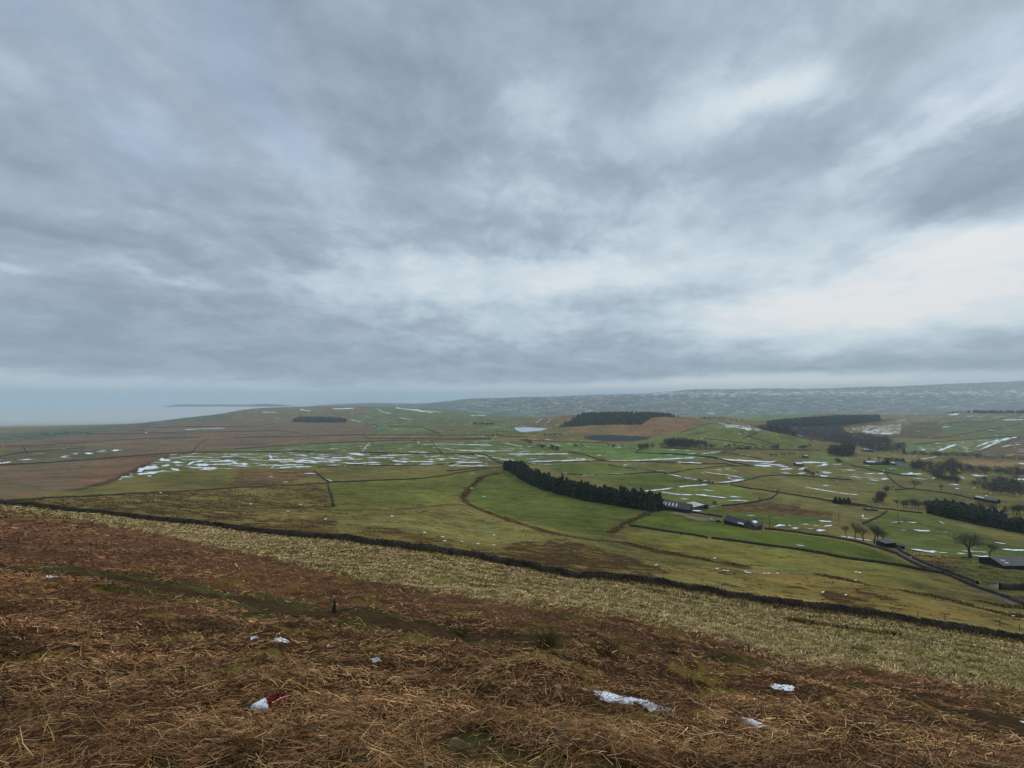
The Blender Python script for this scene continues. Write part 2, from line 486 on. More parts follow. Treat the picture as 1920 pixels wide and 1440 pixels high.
c1 = h.mix(h.ramp(vd.outputs['Distance'], .02, .07, .75, 0), c1, tuple(alb((40, 38, 28))))
sz = h.new('ShaderNodeSeparateXYZ'); h.l.new(co, sz.inputs[0])
up = h.ramp(sz.outputs[2], -30, 190)
moor = h.ramp(h.m('ADD', up, h.m('MULTIPLY', h.m('SUBTRACT', h.noise(co, .0012, 4), .5), 1.3)), .55, .85)
c1 = h.mix(moor, c1, h.mix(h.noise(co, .006, 5, .7), tuple(alb((60, 48, 36))), tuple(alb((110, 92, 70)))))
mp2 = h.new('ShaderNodeMapping'); mp2.inputs['Scale'].default_value = (.0075, .014, .014); h.l.new(co, mp2.inputs[0])
sn = h.noise(mp2.outputs[0], 1.0, 8, .72, .3)
snt = h.m('ADD', .488, h.m('MULTIPLY', h.m('ABSOLUTE', h.m('SUBTRACT', up, .55)), .14))
snow_f = h.ramp(sn, snt, h.m('ADD', snt, .05))
east = h.ramp(h.m('DIVIDE', sz.outputs[0], h.m('MAXIMUM', sz.outputs[1], 1.0)), -.3, -.1)
c1 = h.mix(h.m('MULTIPLY', snow_f, h.m('MULTIPLY', east, .9)), c1, SNOWC)
h.l.new(c1, b.inputs['Base Color'])

M_wall = simple_mat('dry_stone', tuple(alb((96, 89, 78))), .2, 3.0, .95, .6, col2=tuple(alb((30, 28, 24))))
_n = M_wall.node_tree; h = N(_n); b = _n.nodes['Principled BSDF']
_c = b.inputs['Base Color'].links[0].from_socket
vo = h.new('ShaderNodeTexVoronoi', feature='DISTANCE_TO_EDGE'); vo.inputs['Scale'].default_value = 3.2
mpw = h.new('ShaderNodeMapping'); mpw.inputs['Scale'].default_value = (1, 1, 2.2); h.l.new(h.new('ShaderNodeTexCoord').outputs['Object'], mpw.inputs[0]); h.l.new(mpw.outputs[0], vo.inputs['Vector'])
h.l.new(h.mix(h.ramp(vo.outputs['Distance'], .0, .12), tuple(alb((14, 13, 11))), _c), b.inputs['Base Color'])
M_snow = simple_mat('old_snow', SNOWC, .3, .7, .75, .3, col2=(.68, .73, .79))
M_path = simple_mat('trodden_mud', tuple(alb((72, 56, 38))), .22, 3.5, 1.0, .8, .02, col2=tuple(alb((36, 28, 20))))
M_road = simple_mat('lane_tarmac', tuple(alb((92, 86, 72))), .3, 1.2, .9, .2, col2=tuple(alb((58, 54, 44))))
M_straw = tint_mat('bracken_straw'); M_grass = tint_mat('dead_grass')
M_rush = tint_mat('rush_stems')
M_stone = simple_mat('gritstone', tuple(alb((132, 114, 86))), .3, 9.0, .95, .5, col2=tuple(alb((66, 58, 46))))
M_stone_moss = simple_mat('mossy_gritstone', tuple(alb((140, 126, 94))), .3, 9.0, .95, .5, col2=tuple(alb((80, 74, 52))))
M_conif = simple_mat('conifer_needles', (.026, .040, .026), .3, .12, .9, 0, col2=(.010, .018, .013))
_h = N(M_conif.node_tree); _b = M_conif.node_tree.nodes['Principled BSDF']; _src = _b.inputs['Base Color'].links[0].from_socket
_oi = _h.new('ShaderNodeObjectInfo').outputs['Random']
_h.l.new(_h.mix(1.0, _src, _h.mix(_oi, (.7, .75, .8), (1.75, 1.5, 1.1)), 'MULTIPLY'), _b.inputs['Base Color'])
M_bark = simple_mat('bark', (.07, .058, .045), .3, 4.0, .95, .4)
M_twig = simple_mat('twigs', (.10, .09, .075), .3, .8, .95)
M_slate = simple_mat('dark_roof_sheets', (.055, .058, .062), .3, .8, .7, .1, col2=(.032, .034, .038))
M_slate2 = simple_mat('grey_slates', (.13, .13, .14), .3, .9, .8, .1, col2=(.07, .07, .078))
M_stonew = simple_mat('field_stone_masonry', (.12, .105, .085), .3, 2.5, .95, .4, col2=(.06, .053, .045))
M_white = simple_mat('whitewash', (.62, .61, .58), .3, 1.0, .9)
M_sky_l = simple_mat('translucent_sheet', (.52, .55, .54), .3, 1.0, .5)
M_dark = simple_mat('dark_timber', (.035, .033, .031), .3, 2.0, .9)
M_glass = simple_mat('dark_glass', (.03, .035, .04), .2, 1.0, .15, spec=.5)
M_pole = simple_mat('creosoted_timber', (.05, .042, .034), .3, 3.0, .95)
M_car1 = simple_mat('dark_blue_paint', (.03, .04, .075), .2, 1.0, .35, spec=.5)
M_car2 = simple_mat('silver_paint', (.38, .39, .41), .2, 1.0, .35, spec=.5)
M_tyre = simple_mat('tyre_rubber', (.02, .02, .02), .2, 1.0, .9)
M_red = simple_mat('red_plastic', (.30, .012, .018), .3, 20.0, .4, .4, spec=.5, col2=(.16, .006, .012))
M_water, h, b = new_mat('still_water', .5, .0)
b.inputs['Base Color'].default_value = (.046, .05, .055, 1)
wn = h.noise(h.new('ShaderNodeNewGeometry').outputs['Position'], .35, 3, .6)
bn = h.new('ShaderNodeBump'); bn.inputs['Strength'].default_value = .01; h.l.new(wn, bn.inputs['Height']); h.l.new(bn.outputs[0], b.inputs['Normal'])
M_ice = simple_mat('thin_ice', (.42, .50, .58), .3, .02, .35, spec=.5, col2=(.30, .38, .45))

# ------------------------------------------------------------------ reservoirs
for name, label, lev, reg, pts, mat in (
    ('reservoir', 'pale sheet of water at the foot of the brown hill', -126.0, 'r3', [(335, 412), (345, 405), (440, 405), (600, 412), (570, 420), (540, 430), (400, 441), (360, 432)], M_ice),
    ('reservoir', 'dark reservoir lying below the conifer plantation', -125.0, 'r3', [(850, 488), (870, 470), (960, 462), (1100, 463), (1270, 470), (1380, 478), (1330, 498), (1240, 512), (1050, 515), (940, 505)], M_water)):
    e = rays(dens(px(reg, pts), 4))
    D = lev / e[1]
    poly = np.stack([e[0], np.log(D)], 1)
    WATERS.append((poly, lev))
    me = bpy.data.meshes.new(name)
    me.from_pydata([(a * d, d, lev) for a, d in zip(e[0], D)], [], [tuple(range(len(D)))])
    me.materials.append(mat)
    tag(link(name, me), label, 'reservoir', kind='structure')

# ------------------------------------------------------------------ what grows where: zones of the ground
# region, outline, colour as seen, edge: 0 walled (crisp) or warp strength, then options (fleck, snow)
MOOR = (104, 89, 72); OL = (98, 97, 54)
ZONES = [
 ('f', [(-300, 830), (0, 812), (240, 797), (330, 789), (440, 783), (550, 790), (650, 792), (705, 795), (708, 797), (690, 812), (700, 822), (685, 828), (440, 841), (420, 841), (320, 852), (260, 880), (215, 905), (140, 919), (0, 936), (-300, 936)], MOOR, .3, .30, 0),
 ('r1', [(0, 560), (600, 540), (960, 560), (700, 640), (300, 668), (0, 690)], (88, 86, 60), .6, .2, .12),
 ('r1', [(-300, 540), (0, 515), (300, 500), (640, 455), (1000, 410), (1250, 375), (1600, 350), (1900, 330), (1900, 310), (1500, 320), (900, 390), (400, 430), (0, 460), (-300, 480)], (70, 84, 62), .4, .35, .15),
 ('r1', [(520, 770), (900, 640), (1250, 610), (1080, 690), (900, 780), (560, 860)], (106, 86, 66), .8, .25, 0),
 ('f', [(-300, 925), (0, 938), (140, 930), (380, 918), (515, 909), (620, 902), (625, 960), (640, 1014), (480, 1000), (300, 980), (0, 949), (-300, 930)], (110, 103, 58), .5, .68, .06),
 ('r2', [(0, 720), (250, 715), (600, 715), (620, 760), (500, 800), (400, 830), (0, 850)], (100, 84, 54), .6, .55, .05),
 ('r1', [(1280, 605), (1920, 592), (2620, 600), (3600, 604), (3680, 640), (3680, 690), (3160, 690), (2660, 690), (2330, 710), (2000, 712), (1760, 720), (1660, 715), (1480, 745), (1250, 770), (960, 790), (880, 800), (900, 780), (1080, 690)], (90, 97, 48), .05, .12, .29),
 ('r2', [(0, 566), (500, 535), (980, 512), (940, 596), (0, 594)], (84, 100, 52), 0, .05, .12),
 ('r2', [(1020, 518), (1400, 504), (1920, 500), (2600, 520), (2700, 590), (1900, 606), (940, 598)], (84, 99, 50), 0, .05, .10),
 ('r2', [(0, 315), (160, 265), (300, 245), (780, 240), (1060, 245), (900, 372), (700, 372), (430, 362), (0, 352)], (98, 92, 62), .4, .35, .15),
 ('r2', [(850, 374), (1060, 250), (1430, 260), (1920, 300), (2200, 330), (2200, 460), (1000, 465), (1070, 390)], (84, 96, 54), .3, .25, .13),
 ('r2', [(1080, 410), (1400, 405), (1480, 440), (1080, 445)], (86, 108, 60), 0, 0, .1),
 ('r2', [(1080, 385), (1480, 390), (1760, 400), (1780, 430), (1440, 402)], (100, 92, 62), .3, .3, .05),
 ('r2', [(1010, 468), (1920, 468), (2500, 490), (2700, 520), (1900, 496), (1010, 512)], (108, 94, 66), .3, .25, .08),
 ('r2', [(640, 830), (720, 826), (1900, 718), (1820, 775), (1720, 850), (1700, 910), (1780, 960), (1850, 1040), (760, 1040), (740, 990)], (92, 100, 46), .1, .28, .06),
 ('f', [(868, 938), (880, 915), (905, 893), (945, 885), (960, 890), (1225, 960), (1165, 985), (1150, 1008), (1040, 992), (960, 972)], (80, 92, 40), .1, .14, .03),
 ('f', [(625, 960), (870, 938), (930, 962), (1040, 1000), (1000, 1015), (860, 1028), (800, 1030), (640, 1010)], (106, 106, 58), .3, .4, .06),
 ('r3', [(560, 688), (960, 668), (1040, 686), (1400, 740), (1200, 755), (840, 760), (690, 750)], (79, 95, 41), 0, 0, .0),
 ('r3', [(840, 770), (1450, 758), (1820, 828), (1530, 858), (1310, 885), (1200, 850)], (78, 93, 41), 0, 0, .0),
 ('r3', [(1310, 890), (1830, 835), (2000, 840), (2200, 950), (1900, 1000), (1400, 930)], (92, 104, 48), 0, .05, .05),
 ('r3', [(1420, 740), (1050, 680), (1460, 670), (1620, 680), (1920, 685), (2080, 720), (2100, 800), (1840, 822)], (96, 98, 50), .1, .2, .1),
 ('r3', [(600, 510), (700, 500), (1100, 530), (1500, 560), (1900, 600), (1700, 650), (1200, 655), (960, 630), (800, 590), (650, 540)], (84, 108, 54), .2, .05, .12),
 ('r3', [(0, 505), (380, 505), (480, 550), (700, 590), (760, 605), (960, 655), (480, 680), (200, 640), (0, 600)], (88, 102, 50), 0, .05, .14),
 ('r3', [(700, 480), (860, 500), (1050, 520), (1000, 525), (620, 495)], (124, 104, 74), .3, .1, 0),
 ('r6', [(560, 480), (750, 478), (1200, 505), (1700, 540), (1900, 565), (1900, 590), (1400, 640), (1210, 600), (900, 545), (700, 515)], (74, 90, 40), .1, .05, .06),
 ('r6', [(880, 450), (1240, 415), (1450, 440), (1900, 520), (1950, 560), (1600, 540), (1200, 510), (900, 490)], (96, 82, 50), .5, .7, 0),
 ('r6', [(-10, 600), (150, 522), (270, 490), (560, 562), (880, 612), (1200, 692), (1420, 690), (1920, 760), (2300, 850), (2730, 1030), (2420, 985), (1920, 908), (1500, 843), (720, 738), (0, 632)], (71, 86, 30), 0, .02, .0),
 ('r6', [(-60, 660), (720, 752), (1500, 862), (2400, 1000), (2800, 1100), (3100, 1250), (2500, 1180), (1900, 1080), (1100, 1010), (700, 920), (300, 880), (0, 790)], (104, 106, 50), .1, .22, .0),
 ('f', [(1160, 1045), (1300, 1060), (1400, 1068), (1560, 1085), (1700, 1110), (1920, 1150), (2100, 1200), (2100, 1240), (1920, 1195), (1760, 1168), (1560, 1140), (1400, 1122), (1180, 1086)], (114, 106, 56), .3, .35, .0),
 ('r7', [(600, 610), (960, 630), (1060, 655), (1300, 730), (1450, 795), (1700, 890), (1920, 940), (2100, 950), (2100, 1040), (1660, 1030), (1250, 1000), (860, 960), (620, 880), (380, 720), (540, 665)], (77, 89, 41), .05, .1, .08),
 ('r7', [(-100, 50), (0, 45), (200, 80), (330, 120), (200, 150), (-100, 140)], (88, 106, 54), .05, .1, .05),
 ('r7', [(280, 160), (840, 185), (980, 235), (740, 260), (600, 230)], (76, 98, 46), 0, 0, .1),
 ('r7', [(-60, 160), (580, 225), (640, 290), (690, 370), (560, 400), (-60, 340)], (98, 102, 58), .1, .3, .18),
 ('r7', [(700, 400), (860, 395), (1240, 450), (1500, 515), (1100, 500), (720, 500)], (84, 94, 48), .1, .15, .04),
 ('r7', [(650, 265), (980, 275), (1250, 330), (1450, 380), (1400, 450), (1240, 435), (860, 380), (760, 370)], (96, 98, 58), .2, .25, .1),
 ('r7', [(1290, 100), (1920, 130), (2100, 150), (2100, 190), (1920, 175), (1380, 165)], (126, 110, 72), .2, .2, .02),
 ('r7', [(320, 85), (800, 60), (1150, 75), (1290, 98), (1100, 115), (840, 125), (400, 100)], (104, 104, 60), .2, .2, .08),
 ('r5', [(600, 810), (900, 745), (1300, 725), (1860, 692), (1500, 830), (1300, 860), (1000, 840), (700, 830)], (92, 104, 56), .15, .12, .20),
 ('r5', [(1300, 870), (1500, 835), (1880, 692), (2200, 650), (2200, 910), (1920, 900)], (92, 82, 60), .2, .5, .18),
 ('r5', [(650, 800), (800, 760), (1000, 740), (900, 790), (760, 830)], (82, 108, 56), .1, 0, .0),
 ('r5', [(600, 620), (820, 545), (1080, 540), (1100, 640), (1000, 700), (640, 700)], (86, 82, 60), .9, .6, .02),
 ('r5', [(1100, 560), (1920, 480), (2200, 470), (2200, 690), (1860, 690), (1400, 700), (1100, 660)], (82, 96, 58), .4, .4, .06),
 ('r5', [(190, 590), (700, 560), (680, 660), (350, 665), (260, 650)], (106, 102, 66), .1, .1, .36),
 ('r5', [(490, 490), (960, 455), (1900, 440), (2200, 440), (2200, 480), (1500, 540), (900, 545), (500, 540)], (98, 100, 66), .3, .25, .16),
 ('r5', [(-20, 605), (150, 600), (240, 650), (160, 660), (-20, 640)], (128, 104, 70), .2, .1, .0),
 ('r5', [(0, 545), (480, 500), (700, 510), (300, 580), (0, 600)], (82, 70, 56), .3, .4, .0),
 ('r3', [(150, 400), (340, 395), (540, 330), (780, 282), (930, 285), (660, 402), (560, 408)], (98, 92, 58), .3, .3, .16),
 ('r3', [(540, 325), (870, 278), (880, 300), (740, 350)], (108, 88, 68), .3, .2, .0),
 ('r3', [(660, 405), (950, 385), (1290, 385), (1180, 462), (860, 466), (720, 452)], (110, 96, 64), .2, .25, .02),
 ('r3', [(1290, 385), (1380, 322), (1600, 330), (1770, 360), (1600, 440), (1400, 466), (1180, 462)], (112, 90, 62), .15, .2, .0),
 ('r3', [(1400, 470), (1600, 445), (1780, 365), (1920, 370), (1920, 480), (1700, 480), (1290, 520)], (92, 106, 56), .1, .05, .0),
 ('r4', [(100, 690), (440, 570), (600, 540), (880, 586), (1300, 668), (1500, 730), (1480, 790), (950, 790), (500, 790), (200, 760)], (92, 106, 56), .05, .06, .05),
 ('r4', [(560, 538), (900, 580), (1130, 640), (850, 625), (640, 580)], (98, 104, 62), .2, .15, .42),
 ('r4', [(640, 470), (760, 432), (1500, 438), (1540, 482), (1060, 522), (880, 532)], (92, 112, 72), .1, .05, .1),
 ('r8', [(660, 330), (1250, 400), (1650, 430), (1700, 530), (1920, 560), (2200, 600), (2200, 780), (1920, 720), (1500, 690), (1180, 570), (800, 400)], (88, 97, 46), .2, .55, .05),
 ('r3', [(665, 404), (760, 355), (840, 312), (930, 290), (1000, 290), (1180, 294), (1330, 298), (1450, 310), (1580, 332), (1400, 326), (1370, 332), (1290, 386), (950, 388), (800, 398)], (40, 44, 32), .05, 0, 0),
 ('r4', [(1060, 560), (1280, 535), (1560, 515), (1920, 500), (2180, 495), (2190, 530), (1800, 580), (1500, 590), (1060, 590)], (40, 44, 32), .1, 0, 0),
 ('r4', [(890, 595), (1300, 600), (1800, 590), (1900, 680), (1920, 770), (1700, 745), (1500, 720), (1200, 650)], (58, 52, 42), .3, .3, .02),
 # drained rushy ground
 ('f', [(960, 1018), (1060, 1008), (1150, 1035), (1265, 1072), (1200, 1084), (1090, 1076), (990, 1056), (930, 1040)], (114, 102, 58), .9, .86, 0),
 ('f', [(640, 1010), (700, 985), (800, 1005), (930, 1035), (1000, 1060), (860, 1035), (720, 1020)], (108, 102, 54), .8, .70, 0),
 ('r8', [(0, 735), (350, 800), (560, 900), (480, 930), (300, 900), (0, 830)], (112, 102, 54), .8, .9, 0),
 ('r8', [(300, 740), (740, 820), (600, 845), (330, 775)], (112, 102, 54), .8, .9, 0),
 ('r8', [(620, 885), (790, 925), (760, 940), (620, 905)], (112, 102, 54), .5, .9, 0),
 ('r8', [(1690, 1005), (1920, 1010), (1960, 1050), (1750, 1030)], (112, 102, 54), .8, .9, 0),
 ('r8', [(880, 395), (1300, 430), (1400, 520), (1100, 500), (900, 440)], (104, 94, 54), .9, .75, 0),
 # yard
 ('f', [(1853, 1096), (1880, 1094), (1960, 1100), (1960, 1108), (1880, 1104), (1858, 1104)], (102, 98, 86), 0, 0, 0),
 ('f', [(1878, 1116), (1960, 1120), (1960, 1150), (1900, 1135)], (70, 62, 44), .1, .3, 0),
 ('k1', [(600, 590), (1000, 640), (1400, 760), (1780, 790), (1800, 920), (1350, 890), (1000, 740), (640, 640)], (118, 108, 90), 0, 0, 0),
]
PALE = [(-300, 930), (0, 949), (125, 960), (200, 968), (300, 979), (390, 989), (480, 1000), (640, 1014), (720, 1026), (800, 1036), (880, 1044), (940, 1057), (1000, 1070), (1060, 1082), (1180, 1090), (1320, 1109), (1480, 1139), (1640, 1154), (1760, 1172), (1920, 1199), (2300, 1250), (2300, 1360), (1920, 1302), (1800, 1280), (1700, 1262), (1600, 1247), (1500, 1236), (1400, 1215), (1300, 1185), (1200, 1162), (1080, 1145), (960, 1128), (830, 1110), (700, 1088), (560, 1062), (480, 1040), (400, 1025), (300, 1003), (200, 985), (100, 968), (0, 957), (-300, 940)]
BRACK = [(-300, 940), (0, 957), (100, 968), (200, 985), (300, 1003), (400, 1025), (480, 1040), (560, 1062), (700, 1088), (830, 1110), (960, 1128), (1080, 1145), (1200, 1162), (1300, 1185), (1400, 1215), (1500, 1236), (1600, 1247), (1700, 1262), (1800, 1280), (1920, 1302), (2300, 1360), (2600, 1700), (2600, 2600), (-700, 2600), (-700, 1500)]
PATH = [(-260, 1046), (0, 1066), (130, 1077), (330, 1104), (480, 1130), (640, 1158), (800, 1181), (950, 1201), (1090, 1216), (1230, 1228), (1350, 1240), (1500, 1264), (1600, 1283), (1736, 1322), (1865, 1362), (1990, 1400)]

# ------------------------------------------------------------------ the ground sheet
NCI = 1180
xr_in = np.linspace(-1.5, 1.5, NCI)
th_in = np.arctan(xr_in)
th_out = np.linspace(math.atan(1.5), 2 * math.pi - math.atan(1.5), 70)[1:-1]
TH = np.concatenate([th_in, th_out])
COS = np.concatenate([np.cos(th_in), np.full(len(th_out), math.cos(math.atan(1.5)))])
fl = np.linspace(math.log(.6), L1, 6000)
dv = np.zeros(len(fl) - 1)
for xx in np.linspace(-1.3, 1.3, 27):
    dv = np.maximum(dv, np.abs(np.diff(lookup(np.full(len(fl), xx), fl))) * FPX)
meas = np.concatenate([[0], np.cumsum(np.maximum(dv / 1.7, np.diff(fl) / .012))])
NR = int(meas[-1])
LD = np.interp(np.linspace(0, meas[-1], NR), meas, fl)
R = np.exp(LD)[:, None] / COS[None, :]
GX = R * np.sin(TH)[None, :]; GY = R * np.cos(TH)[None, :]
GZ = zfun(GX.ravel(), GY.ravel()).reshape(GX.shape)
nv = GX.size
print('ground verts', NR, len(TH), nv, round(time.time() - T0, 1))
X = GX.ravel(); Y = GY.ravel()
front = Y > .3
XRv = np.where(front, X / np.where(front, Y, 1), np.sign(X) * 9.0)
LDv = np.where(front, np.log(np.where(front, Y, 1)), -9.0)
colr = np.tile(alb(OL), (nv, 1)); snow = np.zeros(nv); fleck = np.full(nv, .2)
rr = np.hypot(X, Y)
w1 = fbm(X / 30, Y / 30, 4, 31); w2 = fbm(X / 30, Y / 30, 4, 47)
# scale the ragged edges with distance so they read alike near and far
wsx = fbm(XRv * 22, LDv * 22, 4, 61); wsy = fbm(XRv * 22, LDv * 22, 4, 77)
infr = front & (np.abs(XRv) < 2.2)
for reg, pts, c, edge, fk, sn_ in ZONES:
    p = plan(reg, pts)
    ins = np.zeros(nv, bool)
    ins[infr] = pip(p, XRv[infr] + .035 * edge * wsx[infr], LDv[infr] + .09 * edge * wsy[infr])
    colr[ins] = alb(c); fleck[ins] = fk; snow[ins] = sn_
mo_ = (np.abs(colr - alb(MOOR)).sum(1) < 1e-6)
mw_ = sstep(fbm(X / 150, Y / 60, 4, 141), -.12, .3)[:, None] * .65 * mo_[:, None]
colr = colr * (1 - mw_) + alb((92, 92, 66)) * mw_
far_plain = (Y > 4200) & (XRv < -.25)
colr[far_plain] = alb((86, 92, 66)); fleck[far_plain] = .3
p = plan('f', PALE)
ins = pip(p, XRv + .012 * wsx, LDv + .03 * wsy); pale_m = ins
colr[ins] = alb((78, 69, 40)); fleck[ins] = .12; snow[ins] = 0
gp = pip(p, XRv + .012 * wsx, LDv + .03 * wsy) & (fbm(X / 9, Y / 9, 4, 91) > .24)
colr[gp] = alb((86, 90, 44))
nearr = (rr < 130) & ~pale_m
bp = plan('f', [q for q in BRACK if q[1] < 1500] + [(960, 1500)])
ins = np.zeros(nv, bool)
ins[nearr] = pip(plan('f', BRACK[:-4] + [(2300, 1500), (-300, 1500)]), XRv[nearr] + .012 * wsx[nearr], LDv[nearr] + .03 * wsy[nearr])
ins |= (rr < 4.0) | (nearr & ~infr)
_f = sstep(rr[ins], 9, 26)[:, None]
colr[ins] = alb((56, 40, 25)) * (1 - _f) + alb((86, 64, 45)) * _f; fleck[ins] = .1; snow[ins] = 0
brk = ins
moss = brk & (rr < 40) & (fbm(X / 2.2, Y / 2.2, 4, 93) > .2)
colr[moss] = alb((92, 84, 36))
gn = brk & (rr < 3.7 + 1.8 * fbm(X, Y, 3, 95))
colr[gn] = alb((66, 66, 34))


def polydist(px_, py_, line):
    d = np.full(px_.shape, 1e9)
    for (x0, y0), (x1, y1) in zip(line[:-1], line[1:]):
        dx, dy = x1 - x0, y1 - y0
        t = np.clip(((px_ - x0) * dx + (py_ - y0) * dy) / (dx * dx + dy * dy + 1e-9), 0, 1)
        d = np.minimum(d, np.hypot(px_ - x0 - t * dx, py_ - y0 - t * dy))
    return d


PW = ground(dens(px('f', PATH), 30, False))
mm = np.where(brk & (rr < 60))[0]
pd = polydist(X[mm], Y[mm], PW) + .5 * fbm(X[mm] / 1.2, Y[mm] / 1.2, 3, 97)
gm = mm[(pd < 1.4 + .9 * sstep(-X[mm], 4, 12))]
colr[gm] = alb((60, 63, 32))
# rushy drains and stream lines crossing the pastures
BANDS = [
 ('f', [(1190, 1101), (1250, 1112), (1400, 1140), (1560, 1163), (1700, 1181), (1800, 1198), (1920, 1225), (2300, 1290)], 1.3, (58, 46, 28)),
 ('f', [(1480, 1166), (1600, 1182), (1660, 1190)], .8, (66, 52, 32)),
 ('f', [(935, 887), (905, 893), (880, 915), (868, 932), (872, 942), (905, 957), (960, 977), (1040, 1001), (1110, 1013), (1160, 1017), (1240, 1036), (1320, 1050), (1385, 1062)], 2.6, (74, 58, 34)),
 ('r8', [(0, 600), (150, 630), (300, 655), (500, 705), (700, 735), (900, 775), (1100, 800), (1250, 840), (1400, 890), (1600, 930), (1750, 965), (1920, 985), (2200, 1020)], 1.5, (70, 56, 32)),
 ('r8', [(1550, 850), (1700, 890), (1920, 905), (2200, 940)], 1.2, (70, 56, 32)),
 ('f', [(1145, 1000), (1160, 990), (1185, 975), (1215, 962)], 1.6, (78, 66, 40)),
 ('r1', [(1280, 608), (1080, 692), (900, 782), (700, 848), (560, 878)], 3.0, (70, 64, 46)),
 ('r6', [(-60, 800), (0, 805), (130, 840), (330, 880), (600, 930), (800, 980), (1000, 1000), (1100, 1015)], 1.6, (70, 54, 30)),
 ('r2', [(0, 1020), (300, 1010), (700, 1000), (760, 990)], 1.6, (72, 62, 36)),
 ('r2', [(760, 1025), (1200, 1025), (1600, 985), (1700, 985)], 1.6, (78, 70, 38)),
 ('k8', [(0, 800), (250, 770), (600, 770), (800, 760), (1000, 720), (1300, 740)], 1.2, (66, 70, 34)),
]
for reg, pts, wd, c in BANDS:
    g = ground(dens(px(reg, pts), 12, False))
    dm = g[:, 1].mean()
    m = np.where(infr & (Y > g[:, 1].min() * .9) & (Y < g[:, 1].max() * 1.1) & (XRv > (g[:, 0] / g[:, 1]).min() - .05) & (XRv < (g[:, 0] / g[:, 1]).max() + .05))[0]
    d = polydist(X[m], Y[m], g)
    ff_ = sstep(wd * (1 + 1.2 * w1[m]) - d, -.6 * wd, .3 * wd)
    colr[m] = colr[m] * (1 - ff_[:, None]) + alb(c) * ff_[:, None]
    fleck[m] = np.maximum(fleck[m], ff_ * .5)
reach = sstep(rr, 60, 500)
snow = snow * sstep(rr, 330, 560)
print('zones', round(time.time() - T0, 1))
V = np.stack([X, Y, GZ.ravel()], 1)
nc = len(TH)
ii, jj = np.meshgrid(np.arange(NR - 1), np.arange(nc), indexing='ij')
j2 = (jj + 1) % nc
F = np.stack([ii * nc + jj, ii * nc + j2, (ii + 1) * nc + j2, (ii + 1) * nc + jj], -1).reshape(-1, 4)[:, ::-1]
rsplit = int(np.searchsorted(LD, math.log(5000.0)))
cols4 = np.concatenate([colr, snow[:, None]], 1)
nA = (rsplit + 1) * nc
# near sheet, closed under the camera by a middle vertex
Vn = np.concatenate([V[:nA], [[0, 0, -1.6]]])
Fn = F[:rsplit * nc]
cn = np.concatenate([cols4[:nA], cols4[:1]])
me = np_mesh('ground', Vn, Fn, M_ground, True, cn, {'fleck': np.append(fleck[:nA], .1), 'reach': np.append(reach[:nA], 0)})
tag(link('ground', me), 'moorland hillside and walled green valley pastures', 'ground', kind='structure')
cap = MB(); cap.v = [tuple(q) for q in V[:nc]] + [(0, 0, -1.6)]; cap.f = [(i, nc, (i + 1) % nc) for i in range(nc)]
cap.f = [f[::-1] for f in cap.f]
me2 = bpy.data.meshes.new('ground_underfoot'); me2.from_pydata(cap.v, [], cap.f)
at = me2.attributes.new('tint', 'FLOAT_COLOR', 'POINT'); at.data.foreach_set('color', np.tile(np.append(alb((66, 50, 36)), 0), len(cap.v)).astype(np.float32))
me2.materials.append(M_ground)
tag(link('ground_underfoot', me2), 'trodden turf under the viewpoint', 'ground', kind='structure')
Vf = V[rsplit * nc:]
Ff = F[rsplit * nc:] - rsplit * nc
tag(link('hills', np_mesh('hills', Vf, Ff, M_hills, True)), 'far snow flecked hills and misty plain', 'hills', kind='structure')
del Vn, Fn, F, ii, jj, j2
print('ground built', round(time.time() - T0, 1))


def ribbon(edges_l, edges_r, lift, arch, name, mat):
    """a sheet draped on the ground between two lines of plan points"""
    L = np.asarray(edges_l); Rr = np.asarray(edges_r)
    rows = []
    for t, up_ in ((0, -.12), (.12, .6), (.5, 1.0), (.88, .6), (1, -.12)):
        p = L * (1 - t) + Rr * t
        rows.append(np.stack([p[:, 0], p[:, 1], zfun(p[:, 0], p[:, 1]) + lift + arch * up_], 1))
    n = len(L)
    V = np.concatenate(rows); fs = []
    for k in range(4):
        for i in range(n - 1):
            fs.append((k * n + i, k * n + i + 1, (k + 1) * n + i + 1, (k + 1) * n + i))
    return V, np.array(fs)


def offset_line(g, hw):
    d = np.gradient(g, axis=0); d /= np.linalg.norm(d, axis=1)[:, None] + 1e-9
    nrm = np.stack([-d[:, 1], d[:, 0]], 1)
    hw = np.broadcast_to(np.asarray(hw, float), (len(g),))[:, None]
    return g + nrm * hw, g - nrm * hw


def resample(g, step):
    seg = np.linalg.norm(np.diff(g, axis=0), axis=1); s = np.concatenate([[0], np.cumsum(seg)])
    n = max(2, int(s[-1] / step) + 1)
    t = np.linspace(0, s[-1], n)
    return np.stack([np.interp(t, s, g[:, 0]), np.interp(t, s, g[:, 1])], 1)


# footpath across the bracken
g = resample(PW, .3)
k = np.ones(9) / 9
g = np.stack([np.convolve(np.pad(g[:, i], 4, 'edge'), k, 'valid') for i in (0, 1)], 1)
hw = .62 + .16 * perlin(np.arange(len(g)) * .21, np.zeros(len(g)), 5) + .1 * perlin(np.arange(len(g)) * .9, np.zeros(len(g)), 6)
l_, r_ = offset_line(g, hw)
V, fs = ribbon(l_, r_, .015, .03, 'footpath', M_path)
tag(link('footpath', np_mesh('footpath', V, fs, M_path, True)), 'narrow muddy footpath slanting across the bracken slope', 'path', kind='structure')

